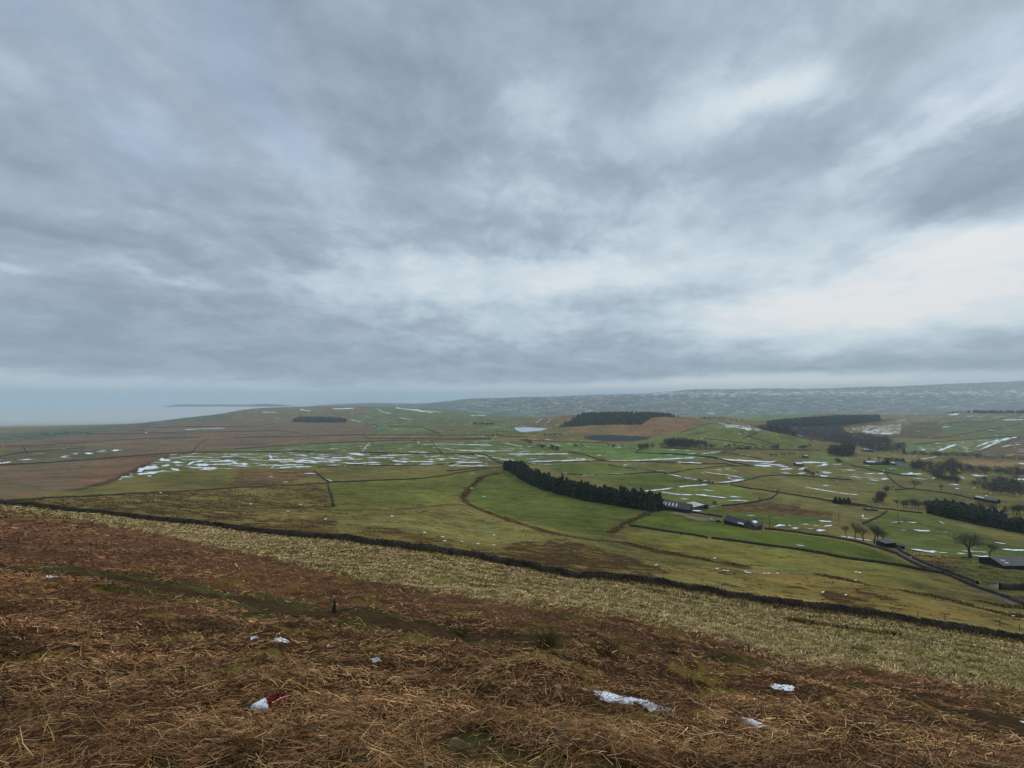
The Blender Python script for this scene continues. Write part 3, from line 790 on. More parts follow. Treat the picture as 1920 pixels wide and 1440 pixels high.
# farm lane
LANE = [('r8', [(560, 322), (640, 335), (720, 362), (820, 420), (900, 465), (1000, 515), (1100, 560), (1180, 590), (1300, 640), (1420, 690), (1540, 740), (1680, 800), (1800, 850), (1960, 915)], 1.9, 'stony farm lane running down between walls past the white gate'),
        ('k1', [(500, 585), (900, 650), (1300, 745), (1700, 800), (1900, 840)], 2.2, 'pale farm track in front of the long dark barn'),
        ('k8', [(250, 120), (400, 180), (520, 225), (640, 262), (700, 285)], 2.2, 'muddy track coming down to the top of the shelter belt')]
for reg, pts, hw, lab in LANE:
    g = resample(ground(dens(px(reg, pts), 8, False)), 1.5)
    l_, r_ = offset_line(g, hw)
    V, fs = ribbon(l_, r_, .02, .05, 'lane', M_road)
    tag(link('lane', np_mesh('lane', V, fs, M_road, True)), lab, 'lane', kind='structure')

# ------------------------------------------------------------------ dry stone walls
WALLS = [
 ('r3', [(1440, 560), (1700, 575), (1920, 572), (2200, 570)], 'thin wall under the grey wood at the foot of the green knoll'),
 ('r3', [(380, 502), (700, 512), (1000, 522), (1040, 525)], 'thin wall along the brown strip left of the dark reservoir'),
 ('r6', [(330, 150), (560, 110), (900, 70), (1180, 78)], 'faint wall dividing the snow flecked pastures right of the bright fields'),
 ('r2', [(1560, 465), (1480, 432), (1400, 405), (1080, 398)], 'curved wall round the little green field below the left ridge'),
 ('r2', [(1480, 500), (1500, 545), (1560, 600)], 'faint wall running downhill through the right green strip'),
 ('r5', [(1100, 560), (1300, 540), (1500, 545), (1900, 470)], 'upper thin wall across the snowy slope of the right hand hill'),
 ('r1', [(-200, 707), (0, 690), (300, 672), (700, 645), (1280, 603), (1450, 597), (1920, 592), (2180, 595), (2530, 592)], 'long wall along the foot of the brown moor above the snowy green field'),
 ('r1', [(-100, 640), (0, 628), (90, 610), (160, 598), (400, 578), (640, 560)], 'short wall on the grey green corner at the far left'),
 ('r1', [(-100, 552), (0, 548), (300, 540), (600, 525), (780, 510), (1000, 495), (1250, 485), (1500, 480)], 'thin wall running level across the middle of the moor'),
 ('r1', [(640, 455), (1000, 452), (1300, 445), (1600, 440), (1920, 436), (2100, 433), (2240, 445)], 'second thin wall from the top of the brown moor'),
 ('r1', [(1050, 412), (1400, 402), (1700, 400), (1920, 398), (2000, 385), (2060, 380)], 'highest wall crossing the brown moor below the ridge'),
 ('r1', [(1570, 490), (1500, 520), (1440, 594)], 'short wall climbing straight up the moor from the green field'),
 ('r1', [(170, 550), (215, 595)], 'very short snow tipped wall spur at the far left of the moor'),
 ('r1', [(0, 967), (300, 946), (500, 930), (900, 910), (1200, 897), (1500, 880), (1760, 862), (2000, 848), (2260, 838), (2480, 822)], 'low brown wall just above the long hillside wall on the left'),
 ('r2', [(720, 822), (900, 815), (1100, 805), (1250, 800), (1400, 790), (1560, 770), (1700, 745), (1920, 715), (2030, 705)], 'wall curving from the snow capped wall junction up to the shelter belt'),
 ('r2', [(0, 567), (250, 550), (500, 535), (750, 523), (980, 512), (1200, 505), (1400, 500), (1920, 497)], 'wall dividing the brown moor from the green strip fields'),
 ('r2', [(960, 468), (1000, 485), (1030, 520), (985, 555), (940, 597)], 'snow banked wall dropping between the two green strip fields'),
 ('r2', [(600, 735), (630, 765), (660, 790), (710, 820)], 'crooked wall above the snow capped wall in the brown pasture'),
 ('r2', [(700, 840), (715, 890), (735, 940), (745, 1000)], 'snow capped ruined wall dropping straight downhill in the mid pasture'),
 ('r2', [(620, 708), (900, 690), (1100, 695), (1400, 688), (1650, 680)], 'low wall along the lower edge of the snow strewn field'),
 ('r2', [(1340, 500), (1400, 533)], 'stub of wall with a snow bank at the top of the green strips'),
 ('r2', [(780, 470), (960, 455), (1060, 412), (1080, 400), (1040, 378)], 'wall bending round the corner of the upper moor'),
 ('r2', [(0, 484), (360, 475), (900, 463), (1240, 462), (1560, 463), (1920, 466), (2200, 480)], 'long straight wall below the upper moor and the distant green fields'),
 ('r2', [(1010, 492), (1400, 488), (1700, 488), (1920, 492)], 'wall in the brown strip above the green fields'),
 ('r2', [(420, 578), (600, 590), (770, 592)], 'short wall inside the left green strip'),
 ('r2', [(940, 597), (1300, 605), (1800, 606)], 'faint wall along the bottom of the right green strip'),
 ('k8', [(0, 95), (230, 97), (300, 92), (380, 105), (460, 140), (540, 190), (640, 235), (700, 262)], 'dark wall beside the muddy track at the top of the shelter belt'),
 ('k8', [(-180, 350), (0, 340), (200, 315), (400, 300)], 'upper of two low walls meeting the shelter belt from the left'),
 ('r3', [(500, 684), (640, 670), (800, 663), (960, 660), (1200, 661), (1400, 664), (1500, 668), (1620, 676), (1800, 680), (1920, 682), (2000, 700)], 'snow banked wall along the top of the bright green field'),
 ('r3', [(740, 590), (830, 605), (920, 630), (980, 648), (1040, 662)], 'wall slanting from the dark hedge down to the bright green field'),
 ('r3', [(1040, 687), (1150, 703), (1280, 722), (1400, 742), (1465, 748)], 'wall with a dotted line of snow across the two bright fields'),
 ('r3', [(690, 752), (840, 762), (1000, 761), (1200, 757), (1330, 750), (1460, 747)], 'wall with broken snow between the bright fields behind the shelter belt'),
 ('r3', [(1470, 752), (1600, 778), (1720, 802), (1840, 827)], 'wall under a thick snow drift slanting right behind the barns'),
 ('r6', [(840, 240), (960, 232), (1100, 207), (1180, 185), (1260, 170), (1430, 162), (1600, 168), (1800, 182), (1920, 195), (2100, 210)], 'dark wall rising to the snowy farm with brown trees'),
 ('r6', [(960, 246), (1050, 268), (1150, 285), (1300, 307), (1480, 332), (1700, 368), (1900, 402), (2100, 430), (2250, 450)], 'long black wall slanting right above the brown rushy field'),
 ('r6', [(880, 450), (1000, 440), (1130, 425), (1240, 405), (1340, 385), (1410, 330)], 'crooked hedge wall by the lone bush right of the barns'),
 ('r6', [(0, 640), (200, 668), (400, 700), (720, 747), (740, 752)], 'left half of the black wall below the bright field'),
 ('r6', [(775, 757), (1000, 785), (1200, 812), (1500, 855), (1800, 902), (1920, 922), (2200, 965), (2500, 1010), (2730, 1050), (2980, 1090)], 'right half of the black wall below the bright field'),
 ('k1', [(300, 570), (500, 575), (900, 612), (1200, 650), (1500, 700), (1900, 765), (2150, 810)], 'dark wall along the track below the long barn'),
 ('r6', [(1280, 668), (1420, 683), (1600, 705), (1800, 735), (1920, 752), (2100, 785), (2250, 820), (2400, 860), (2520, 900)], 'roadside wall under the row of bare trees'),
 ('r8', [(550, 332), (660, 372), (740, 415), (800, 448), (870, 487), (950, 520), (1040, 553), (1150, 590)], 'left wall of the farm lane beside the bright field'),
 ('r8', [(1180, 600), (1300, 650), (1400, 692), (1550, 748), (1700, 800), (1800, 840), (1960, 900), (2200, 1000)], 'left wall of the farm lane below the field corner'),
 ('r8', [(720, 345), (820, 412), (920, 462), (1020, 510), (1180, 568), (1280, 608), (1400, 650), (1480, 685)], 'right wall of the farm lane beside the rushy field'),
 ('f', [(1165, 985), (1180, 978), (1200, 972), (1222, 962)], 'short wall closing the corner under the end of the shelter belt'),
 ('r3', [(1650, 612), (1740, 600), (1820, 592), (1920, 586), (2000, 580)], 'wall with snow below the wooded stream'),
 ('r3', [(1720, 626), (1820, 638), (1920, 658), (2000, 680)], 'wall falling away under a long white drift near the wooded stream'),
 ('r4', [(-20, 862), (140, 866), (360, 878), (520, 897), (620, 920), (700, 945), (920, 992)], 'long black wall snaking across the snow striped fields'),
 ('r4', [(600, 845), (720, 863), (860, 885), (1000, 912)], 'short dark wall right of the snow striped fields'),
 ('r4', [(420, 706), (560, 722), (700, 737), (850, 757), (950, 772)], 'wall along the foot of the green knoll'),
 ('r4', [(860, 682), (960, 712), (1060, 742), (1180, 778)], 'wall slanting down the right flank of the green knoll'),
 ('r4', [(960, 650), (880, 680), (820, 710)], 'short hedge wall on the middle of the green knoll'),
 ('r4', [(200, 648), (320, 607), (440, 566), (560, 543)], 'wall up the left edge of the green knoll beside brown moor'),
 ('r4', [(560, 543), (720, 562), (880, 590), (1000, 614), (1100, 635), (1300, 670), (1420, 700), (1500, 730)], 'wall along the skyline of the green knoll'),
 ('r4', [(740, 805), (900, 812), (1200, 820), (1600, 825)], 'wall at the bottom of the valley under the knoll'),
 ('r7', [(-100, 470), (0, 492), (150, 520), (300, 545), (470, 562), (540, 572)], 'dark wall in front of the small conifer clump on the right'),
 ('r7', [(540, 575), (700, 590), (820, 605), (960, 624)], 'black wall from the ruined fold to the dark plantation'),
 ('r7', [(620, 603), (580, 630), (540, 662), (470, 690), (390, 722)], 'low wall from the ruined fold down to the roadside trees'),
 ('r7', [(606, 225), (640, 275), (690, 325), (740, 360), (790, 385)], 'wall dropping from the snow topped cairn to the lane trees'),
 ('r7', [(700, 398), (860, 388), (1000, 405), (1240, 440), (1320, 455), (1450, 490)], 'wall beside the big bare trees in the right hand valley'),
 ('r7', [(280, 165), (440, 195), (600, 230), (750, 255), (900, 265)], 'wall below the small green field of the farmhouse'),
 ('r5', [(1290, 868), (1400, 845), (1500, 830), (1680, 765), (1880, 690)], 'wall under a snow drift up the right hand hillside'),
 ('r5', [(820, 770), (1000, 745), (1300, 722), (1600, 700), (1860, 690), (2000, 686)], 'upper wall level across the right hand hillside'),
 ('r5', [(1000, 705), (1250, 680), (1480, 630), (1640, 600), (1900, 560)], 'hedged wall climbing to a snowy farm on the right hand hillside'),
 ('k4', [(1040, 1128), (1200, 1130), (1450, 1140), (1600, 1150)], 'thick black retaining wall of the farmyard at the right edge'),
 ('r3', [(1300, 560), (1240, 600), (1600, 605), (1660, 612)], 'wall in the green valley bottom left of the stream wood'),
]
MAINWALL = [(-300, 925), (0, 947), (60, 950), (125, 959), (200, 967), (300, 978), (390, 988), (480, 999), (560, 1007), (640, 1013), (720, 1025), (800, 1035), (880, 1044), (940, 1057), (1000, 1070), (1060, 1082), (1110, 1087), (1180, 1091), (1240, 1098), (1320, 1111), (1400, 1128), (1480, 1141), (1560, 1148), (1640, 1157), (1700, 1166), (1760, 1178), (1840, 1191), (1920, 1205), (2300, 1262)]


def stone_wall(g, hgt, wid, step, seed, name, mat, parent=None, z_off=0.0, jit=.12):
    g = resample(g, step)
    n = len(g)
    t = np.arange(n) * step
    hn = hgt * (1 + jit * perlin(t / 1.1, t * 0, seed) + jit * 1.2 * perlin(t / 9.0, t * 0, seed + 1) + .5 * jit * rng.uniform(-1, 1, n))
    side = .25 * wid * perlin(t / 6.0, t * 0, seed + 2)
    rows = []
    for o, hh in ((-.62, -.35), (-.5, .45), (-.36, .9), (0, 1.0), (.36, .9), (.5, .45), (.62, -.35)):
        a, _ = offset_line(g, (-o) * wid + side + rng.uniform(-.05, .05, n) * wid)
        rows.append(np.stack([a[:, 0], a[:, 1], zfun(g[:, 0], g[:, 1]) + z_off + hn * hh], 1))
    V = np.concatenate(rows); fs = []
    idx = np.arange(n - 1)
    for k in range(6):
        fs.append(np.stack([k * n + idx, (k + 1) * n + idx, (k + 1) * n + idx + 1, k * n + idx + 1], 1))
    fs = np.concatenate(fs)
    ends = [(0, n, 2 * n, 3 * n), (3 * n, 4 * n, 5 * n, 6 * n), (0, 3 * n, 6 * n, 6 * n)]
    e = n - 1
    ends2 = [(3 * n + e, 2 * n + e, n + e, e), (6 * n + e, 5 * n + e, 4 * n + e, 3 * n + e)]
    fs = np.concatenate([fs, np.array(ends[:2] + ends2)])
    return link(name, np_mesh(name, V, fs, mat, False), parent)


for i, (reg, pts, lab) in enumerate(WALLS):
    g = ground(dens(px(reg, pts), 10, False))
    dm = g[:, 1].mean()
    hgt = (.8 if 'low brown wall' in lab else 1.2) if dm < 260 else 1.3 if dm < 600 else 1.7 if dm < 1200 else 2.1
    if 'retaining' in lab: hgt = 2.4
    o = stone_wall(g, hgt, .7 if dm < 500 else 1.1, max(.6, dm / 500), 100 + i * 5, 'stone_wall', M_wall)
    tag(o, lab, 'wall', 'dry stone field walls')
MW = ground(dens(px('f', MAINWALL), 10, False))
root = stone_wall(MW, 1.35, .7, .28, 900, 'stone_wall', M_wall, None, 0, .10)
tag(root, 'long dark wall winding across the whole hillside below the bracken', 'wall', 'dry stone field walls')
# rough coping stones set on edge along its top
g = resample(MW, .42); n = len(g)
cpv = []; cpf = []
zt = zfun(g[:, 0], g[:, 1])
dirs = np.gradient(g, axis=0); dirs /= np.linalg.norm(dirs, axis=1)[:, None]
for i in range(n):
    if rng.random() < .06: continue
    d = dirs[i]; nn = np.array([-d[1], d[0]])
    hx = .13 + .05 * rng.random(); hy = .24 + .06 * rng.random(); hz = .2 + .16 * rng.random(); tl = rng.uniform(-.3, .3)
    c = np.array([g[i, 0], g[i, 1], zt[i] + 1.18]); b0 = len(cpv)
    for sx, sy, sz_ in ((-1, -1, 0), (1, -1, 0), (1, 1, 0), (-1, 1, 0), (-1, -1, 1), (1, -1, 1), (1, 1, 1), (-1, 1, 1)):
        q = d * (sx * hx * (1 - .35 * sz_) + tl * sz_ * hz) + nn * sy * hy * (1 - .3 * sz_)
        cpv.append((c[0] + q[0], c[1] + q[1], c[2] + sz_ * hz + rng.uniform(-.02, .02)))
    cpf += [tuple(b0 + k for k in f) for f in ((4, 5, 6, 7), (0, 1, 5, 4), (1, 2, 6, 5), (2, 3, 7, 6), (3, 0, 4, 7))]
me = bpy.data.meshes.new('coping'); me.from_pydata(cpv, [], cpf); me.materials.append(M_wall)
link('coping', me, root)
print('walls', round(time.time() - T0, 1))

# ------------------------------------------------------------------ snow drifts along walls and hollows
DRIFTS = [
 ('r2', [(1022, 520), (1005, 535), (985, 552), (965, 575), (948, 596)], 14), ('r2', [(1355, 507), (1375, 518), (1398, 533)], 14),
 ('r2', [(1400, 535), (1600, 532), (1900, 538)], 4), ('r2', [(1300, 590), (1460, 594)], 5), ('r2', [(1640, 575), (1900, 584), (2100, 582)], 4), ('r2', [(1480, 555), (1640, 572)], 4),
 ('r2', [(268, 602), (265, 625), (285, 645)], 16), ('r2', [(250, 655), (350, 652), (470, 655), (580, 663), (620, 668)], 16), ('r2', [(585, 668), (700, 662), (810, 655)], 9),
 ('r2', [(560, 630), (680, 640)], 8), ('r2', [(490, 620), (560, 622)], 8), ('r2', [(720, 635), (810, 632)], 6), ('r2', [(990, 636), (1200, 637)], 6), ('r2', [(850, 640), (900, 642)], 7),
 ('r2', [(330, 712), (440, 703), (590, 700)], 8), ('r2', [(420, 690), (520, 688)], 8), ('r2', [(265, 715), (300, 698)], 10), ('r2', [(720, 685), (840, 697)], 6),
 ('r2', [(840, 678), (920, 678), (1000, 672), (1100, 668)], 9), ('r2', [(940, 690), (1100, 684)], 9), ('r2', [(1180, 655), (1300, 668)], 14), ('r2', [(1310, 662), (1500, 662)], 8), ('r2', [(1360, 684), (1480, 684)], 6),
 ('r2', [(1600, 640), (1690, 642)], 7), ('r2', [(1660, 675), (1860, 672)], 6), ('r2', [(1600, 695), (1760, 700), (1900, 698)], 6), ('r2', [(1450, 650), (1500, 648)], 6),
 ('r2', [(705, 845), (715, 880), (730, 920), (745, 985)], 7), ('r2', [(310, 845), (350, 843)], 9), ('r2', [(365, 820), (400, 815)], 7), ('r2', [(680, 792), (730, 815), (800, 815)], 6),
 ('r2', [(1060, 262), (1110, 290), (1180, 305)], 5), ('r2', [(1200, 258), (1340, 278), (1500, 298)], 7), ('r2', [(1300, 268), (1550, 293)], 5), ('r2', [(1230, 332), (1330, 350)], 5), ('r2', [(930, 362), (960, 375)], 6), ('r2', [(980, 320), (1030, 335)], 6),
 ('r2', [(730, 268), (900, 262)], 9), ('r2', [(480, 270), (580, 285)], 7), ('r2', [(200, 292), (320, 292)], 6), ('r2', [(860, 345), (950, 365)], 5),
 ('k8', [(440, 118), (520, 120)], 8), ('k8', [(500, 145), (600, 150)], 12), ('k8', [(610, 165), (700, 185), (840, 190)], 18), ('k8', [(620, 5), (730, 25)], 6), ('k8', [(760, 0), (860, 20)], 6), ('k8', [(800, 98), (1100, 93), (1660, 92)], 8), ('k8', [(1000, 160), (1060, 170), (1180, 162)], 10), ('k8', [(1110, 200), (1300, 205), (1560, 190), (1920, 185)], 16), ('k8', [(1040, 215), (1180, 215)], 14), ('k8', [(840, 120), (980, 118)], 8), ('k8', [(1190, 140), (1290, 132)], 8), ('k8', [(400, 52), (560, 55)], 8), ('k8', [(0, 40), (360, 48)], 9), ('k8', [(0, 170), (130, 172)], 8), ('k8', [(0, 222), (360, 218)], 10), ('k8', [(0, 278), (100, 282)], 8), ('k8', [(245, 275), (370, 272)], 12), ('k8', [(1090, 245), (1420, 250)], 6), ('k8', [(1540, 378), (1610, 378)], 10), ('k8', [(1700, 390), (1850, 402)], 12),
 ('r3', [(1080, 690), (1180, 705), (1280, 722), (1400, 740)], 6), ('r3', [(840, 762), (1000, 760), (1200, 752)], 7), ('r3', [(700, 748), (760, 755)], 7), ('r3', [(1480, 755), (1600, 778), (1720, 800), (1850, 825)], 12), ('r3', [(1860, 825), (1960, 812), (2040, 800)], 12), ('r3', [(1310, 884), (1420, 874), (1530, 860)], 10), ('r3', [(1565, 853), (1680, 843), (1790, 835)], 10),
 ('r3', [(1435, 890), (1560, 908), (1680, 914)], 8), ('r3', [(1690, 908), (1800, 920), (1930, 938)], 9), ('r3', [(1010, 655), (1200, 655), (1400, 645), (1690, 634)], 8), ('r3', [(680, 660), (820, 655), (950, 656)], 9), ('r3', [(1500, 668), (1640, 672)], 8), ('r3', [(1700, 675), (1760, 677)], 6), ('r3', [(320, 606), (560, 605), (760, 603)], 5), ('r3', [(0, 533), (180, 540)], 6), ('r3', [(260, 525), (380, 545)], 5), ('r3', [(600, 525), (690, 545)], 4), ('r3', [(560, 495), (620, 497)], 5), ('r3', [(380, 395), (420, 393)], 5), ('r3', [(490, 378), (540, 345)], 7), ('r3', [(575, 375), (620, 348)], 6), ('r3', [(440, 318), (480, 320)], 5), ('r3', [(870, 285), (930, 280)], 8), ('r3', [(0, 318), (140, 315)], 5),
 ('r6', [(620, 343), (760, 355), (920, 374)], 9), ('r6', [(950, 362), (1060, 368)], 9), ('r6', [(930, 398), (1040, 398), (1140, 406)], 8), ('r6', [(480, 380), (570, 388)], 7), ('r6', [(690, 297), (810, 308)], 6), ('r6', [(760, 455), (830, 450)], 8), ('r6', [(1115, 540), (1190, 546)], 6), ('r6', [(1660, 270), (1760, 285), (1920, 310)], 9), ('r6', [(390, 35), (550, 42)], 10), ('r6', [(840, 5), (1050, 20), (1270, 32)], 12), ('r6', [(1180, 70), (1350, 85)], 9), ('r6', [(1230, 50), (1500, 85)], 6), ('r6', [(1420, 110), (1560, 100)], 12), ('r6', [(1600, 105), (1690, 90)], 16), ('r6', [(1440, 140), (1530, 148)], 8), ('r6', [(1590, 150), (1680, 140)], 14), ('r6', [(1760, 75), (1880, 58)], 10), ('r6', [(1560, 42), (1880, 40)], 9), ('r6', [(1830, 135), (1920, 138)], 12), ('r6', [(900, 105), (960, 100)], 9), ('r6', [(700, 130), (850, 150), (1000, 170), (1090, 188)], 5), ('r6', [(560, 490), (690, 498)], 14),
 ('r6', [(1370, 648), (1420, 635), (1480, 635)], 20), ('r6', [(1510, 633), (1530, 640)], 14), ('r6', [(1640, 625), (1700, 625)], 16), ('r6', [(1750, 638), (1790, 638)], 14), ('r6', [(1690, 668), (1740, 668)], 14), ('r6', [(1530, 658), (1610, 660)], 12), ('r6', [(1790, 592), (1920, 600)], 14), ('r6', [(1770, 680), (1860, 682)], 18), ('r6', [(1840, 645), (1920, 632)], 22), ('r6', [(1580, 822), (1660, 832)], 8),
 ('r7', [(0, 395), (100, 412), (220, 432), (350, 440)], 7), ('r7', [(10, 238), (110, 240)], 10), ('r7', [(240, 205), (330, 212)], 9), ('r7', [(410, 245), (500, 238)], 12), ('r7', [(530, 242), (600, 240)], 16), ('r7', [(590, 205), (590, 225)], 16), ('r7', [(555, 296), (640, 296)], 16), ('r7', [(265, 280), (355, 280)], 9), ('r7', [(750, 244), (860, 244), (960, 246)], 10), ('r7', [(0, 158), (70, 155)], 14), ('r7', [(105, 155), (195, 153)], 8), ('r7', [(860, 78), (905, 70)], 5), ('r7', [(940, 105), (1100, 78)], 6), ('r7', [(1040, 285), (1090, 272)], 24), ('r7', [(1420, 255), (1500, 262), (1570, 265)], 18), ('r7', [(1310, 270), (1370, 290)], 7), ('r7', [(1210, 343), (1310, 346)], 12), ('r7', [(1265, 378), (1305, 380)], 16), ('r7', [(1425, 378), (1475, 375)], 12), ('r7', [(1590, 437), (1625, 428)], 18), ('r7', [(1550, 457), (1575, 452)], 14), ('r7', [(1820, 290), (1960, 300)], 14), ('r7', [(1860, 150), (1960, 158)], 14), ('r7', [(650, 715), (690, 708), (780, 706)], 7), ('r7', [(815, 707), (905, 712)], 9), ('r7', [(750, 783), (805, 780)], 12), ('r7', [(870, 777), (940, 786), (1035, 788)], 12), ('r7', [(1115, 697), (1170, 720)], 14), ('r7', [(1160, 800), (1195, 800)], 7), ('r7', [(1640, 895), (1750, 912)], 9), ('r7', [(1710, 960), (1820, 968), (1960, 970)], 16), ('r7', [(385, 655), (400, 640)], 22), ('r7', [(385, 672), (445, 676)], 10),
 ('k4', [(0, 510), (150, 522)], 22), ('k4', [(310, 525), (470, 540)], 22), ('k4', [(560, 560), (700, 572), (860, 576)], 26), ('k4', [(400, 485), (600, 492), (830, 500)], 10), ('k4', [(880, 585), (990, 592)], 22), ('k3', [(190, 545), (400, 580), (650, 622), (900, 652)], 20), ('k3', [(980, 680), (1160, 690)], 20), ('r8', [(850, 355), (1000, 375), (1100, 382)], 20),
 ('r5', [(1060, 830), (1150, 795), (1250, 765)], 22), ('r5', [(1480, 820), (1600, 765), (1700, 720), (1860, 690)], 18), ('r5', [(1440, 790), (1560, 745), (1680, 720)], 14), ('r5', [(1330, 825), (1360, 820)], 14), ('r5', [(890, 820), (940, 815)], 12), ('r5', [(870, 797), (900, 795)], 9), ('r5', [(480, 660), (640, 648)], 10), ('r5', [(360, 640), (460, 620)], 9), ('r5', [(1150, 470), (1280, 460)], 12), ('r5', [(1350, 487), (1420, 478)], 12), ('r5', [(1090, 590), (1200, 588)], 8), ('r5', [(1560, 630), (1630, 628)], 12), ('r5', [(1700, 522), (1920, 518)], 10), ('r5', [(1690, 792), (1790, 772)], 10), ('r5', [(1820, 800), (1840, 798)], 8),
 ('r4', [(900, 595), (1000, 612), (1110, 635)], 9), ('r4', [(1330, 668), (1430, 688)], 10), ('r4', [(700, 575), (740, 582)], 9), ('r4', [(280, 860), (480, 848), (640, 832)], 10), ('r4', [(570, 910), (700, 925), (900, 938), (1100, 945), (1160, 925)], 16), ('r4', [(0, 915), (150, 905), (340, 900)], 10), ('r4', [(90, 943), (300, 945), (420, 955)], 12), ('r4', [(920, 980), (1100, 988)], 14), ('r4', [(950, 960), (1240, 980)], 8), ('r4', [(780, 865), (900, 888)], 9), ('r4', [(1320, 950), (1480, 942), (1660, 950)], 9), ('r4', [(1180, 990), (1280, 998)], 12), ('r4', [(420, 450), (550, 452)], 7), ('r4', [(1240, 448), (1400, 448)], 7),
 ('r1', [(-40, 680), (0, 675), (90, 665)], 9), ('r1', [(130, 655), (260, 645)], 8), ('r1', [(450, 622), (520, 615)], 8), ('r1', [(630, 600), (700, 600)], 16), ('r1', [(830, 580), (920, 575)], 14), ('r1', [(720, 588), (800, 578)], 7), ('r1', [(545, 606), (590, 602)], 8), ('r1', [(5, 547), (45, 545)], 9), ('r1', [(1380, 425), (1500, 418), (1700, 412)], 5), ('r1', [(1085, 445), (1110, 450)], 10), ('r1', [(195, 565), (215, 585)], 9),
 ('r1', [(1190, 645), (1270, 655), (1280, 665)], 30), ('r1', [(1290, 672), (1370, 672)], 18), ('r1', [(1210, 698), (1280, 692)], 16), ('r1', [(1030, 740), (1080, 715), (1180, 700)], 30), ('r1', [(1030, 760), (1190, 745)], 18), ('r1', [(1280, 718), (1350, 728)], 20), ('r1', [(1400, 692), (1450, 670), (1530, 660)], 16), ('r1', [(1470, 690), (1570, 690)], 18), ('r1', [(1510, 715), (1630, 712)], 20), ('r1', [(1640, 660), (1720, 662), (1780, 682), (1870, 684)], 14), ('r1', [(970, 770), (995, 760)], 16), ('r1', [(890, 797), (920, 790)], 10), ('r1', [(1195, 902), (1215, 900)], 9), ('r1', [(1100, 772), (1140, 772)], 9),
]
for (u, v_) in ((796, 1000), (830, 1007), (834, 1016), (866, 1017), (896, 1021), (926, 1023), (926, 1004), (735, 969), (610, 975), (1230, 905 + 155), (1345, 1068), (1358, 1071), (1364, 1072), (1401, 1076), (1406, 1077), (1398, 1074), (1433, 1077), (1441, 1077), (1458, 1076), (1605, 1074), (1612, 1075), (1543, 1112), (1586, 1117), (1604, 1090), (1709, 1040 + 5), (884, 916), (907, 931), (1340, 1048), (1900, 1155), (563, 947), (540, 960), (470, 946)):
    DRIFTS.append(('f', [(u - 3, v_), (u + 3, v_)], 2.2))
DV = []; DF = []; off = 0
for k, (reg, pts, w_) in enumerate(DRIFTS):
    P = px(reg, pts); s_ = REG[reg][2]
    c = dens(P, 2.2, False)
    if len(c) < 4: c = np.stack([np.interp(np.linspace(0, 1, 6), np.linspace(0, 1, len(c)), c[:, i]) for i in (0, 1)], 1)
    n = len(c); t = np.arange(n, dtype=float)
    taper = np.clip(np.minimum(t, n - 1 - t) / 2.5, .12, 1)
    th = max(.8, w_ * s_ * .78) * .5 * taper * np.clip(.85 + .75 * perlin(t / 5.0, t * 0 + k, 300 + k) + .4 * perlin(t / 1.4, t * 0 + k, 500 + k), .12, 2)
    c = c + np.stack([np.zeros(n), .2 * perlin(t / 5.0, t * 0 + k, 700 + k)], 1)
    d = np.gradient(c, axis=0); d /= np.linalg.norm(d, axis=1)[:, None] + 1e-9
    nrm = np.stack([-d[:, 1], d[:, 0]], 1)
    A = ground(c + nrm * th[:, None]); B = ground(c - nrm * th[:, None])
    bad = np.abs(np.log(A[:, 1] / B[:, 1])) > .35
    B[bad] = A[bad] * 1.02
    V, fs = ribbon(A, B, .22 + .0003 * A[:, 1].mean(), .10, '', None)
    DV.append(V); DF.append(fs + off); off += len(V)
tag(link('snow_drifts', np_mesh('snow_drifts', np.concatenate(DV), np.concatenate(DF), M_snow, True)), 'white streaks of old snow lying along walls and hollows of the fields', 'snow', kind='stuff')
print('drifts', round(time.time() - T0, 1))

# ------------------------------------------------------------------ stems and blades
def blades(pos, nrm_yaw, length, width, pitch, bend, cols, seed, nseg=2, tip=.35):
    """flat tapering stems: pos (n,3) root, yaw, pitch above the ground, bend = change of pitch along it"""
    r = np.random.default_rng(seed)
    n = len(pos)
    side = np.stack([-np.sin(nrm_yaw), np.cos(nrm_yaw), r.uniform(-.6, .6, n)], 1)
    side /= np.linalg.norm(side, axis=1)[:, None]
    pts = [pos]; p = pos.copy()
    for s in range(nseg):
        a = pitch + bend * (s / max(1, nseg - 1) if nseg > 1 else 0)
        yw = nrm_yaw + r.normal(0, .22, n)
        d = np.stack([np.cos(yw) * np.cos(a), np.sin(yw) * np.cos(a), np.sin(a)], 1)
        p = p + d * (length / nseg)[:, None]
        pts.append(p)
    V = np.zeros((n, (nseg + 1) * 2, 3), np.float32)
    for s, q in enumerate(pts):
        w = (width * (1 - (1 - tip) * s / nseg))[:, None] * .5
        V[:, 2 * s] = q - side * w; V[:, 2 * s + 1] = q + side * w
    base = (np.arange(n) * (nseg + 1) * 2)[:, None]
    F = np.concatenate([base + np.array([[2 * s, 2 * s + 1, 2 * s + 3, 2 * s + 2]]) for s in range(nseg)], 0)
    C = np.repeat(cols, (nseg + 1) * 2, 0)
    return V.reshape(-1, 3), F, np.concatenate([C, np.ones((len(C), 1))], 1)


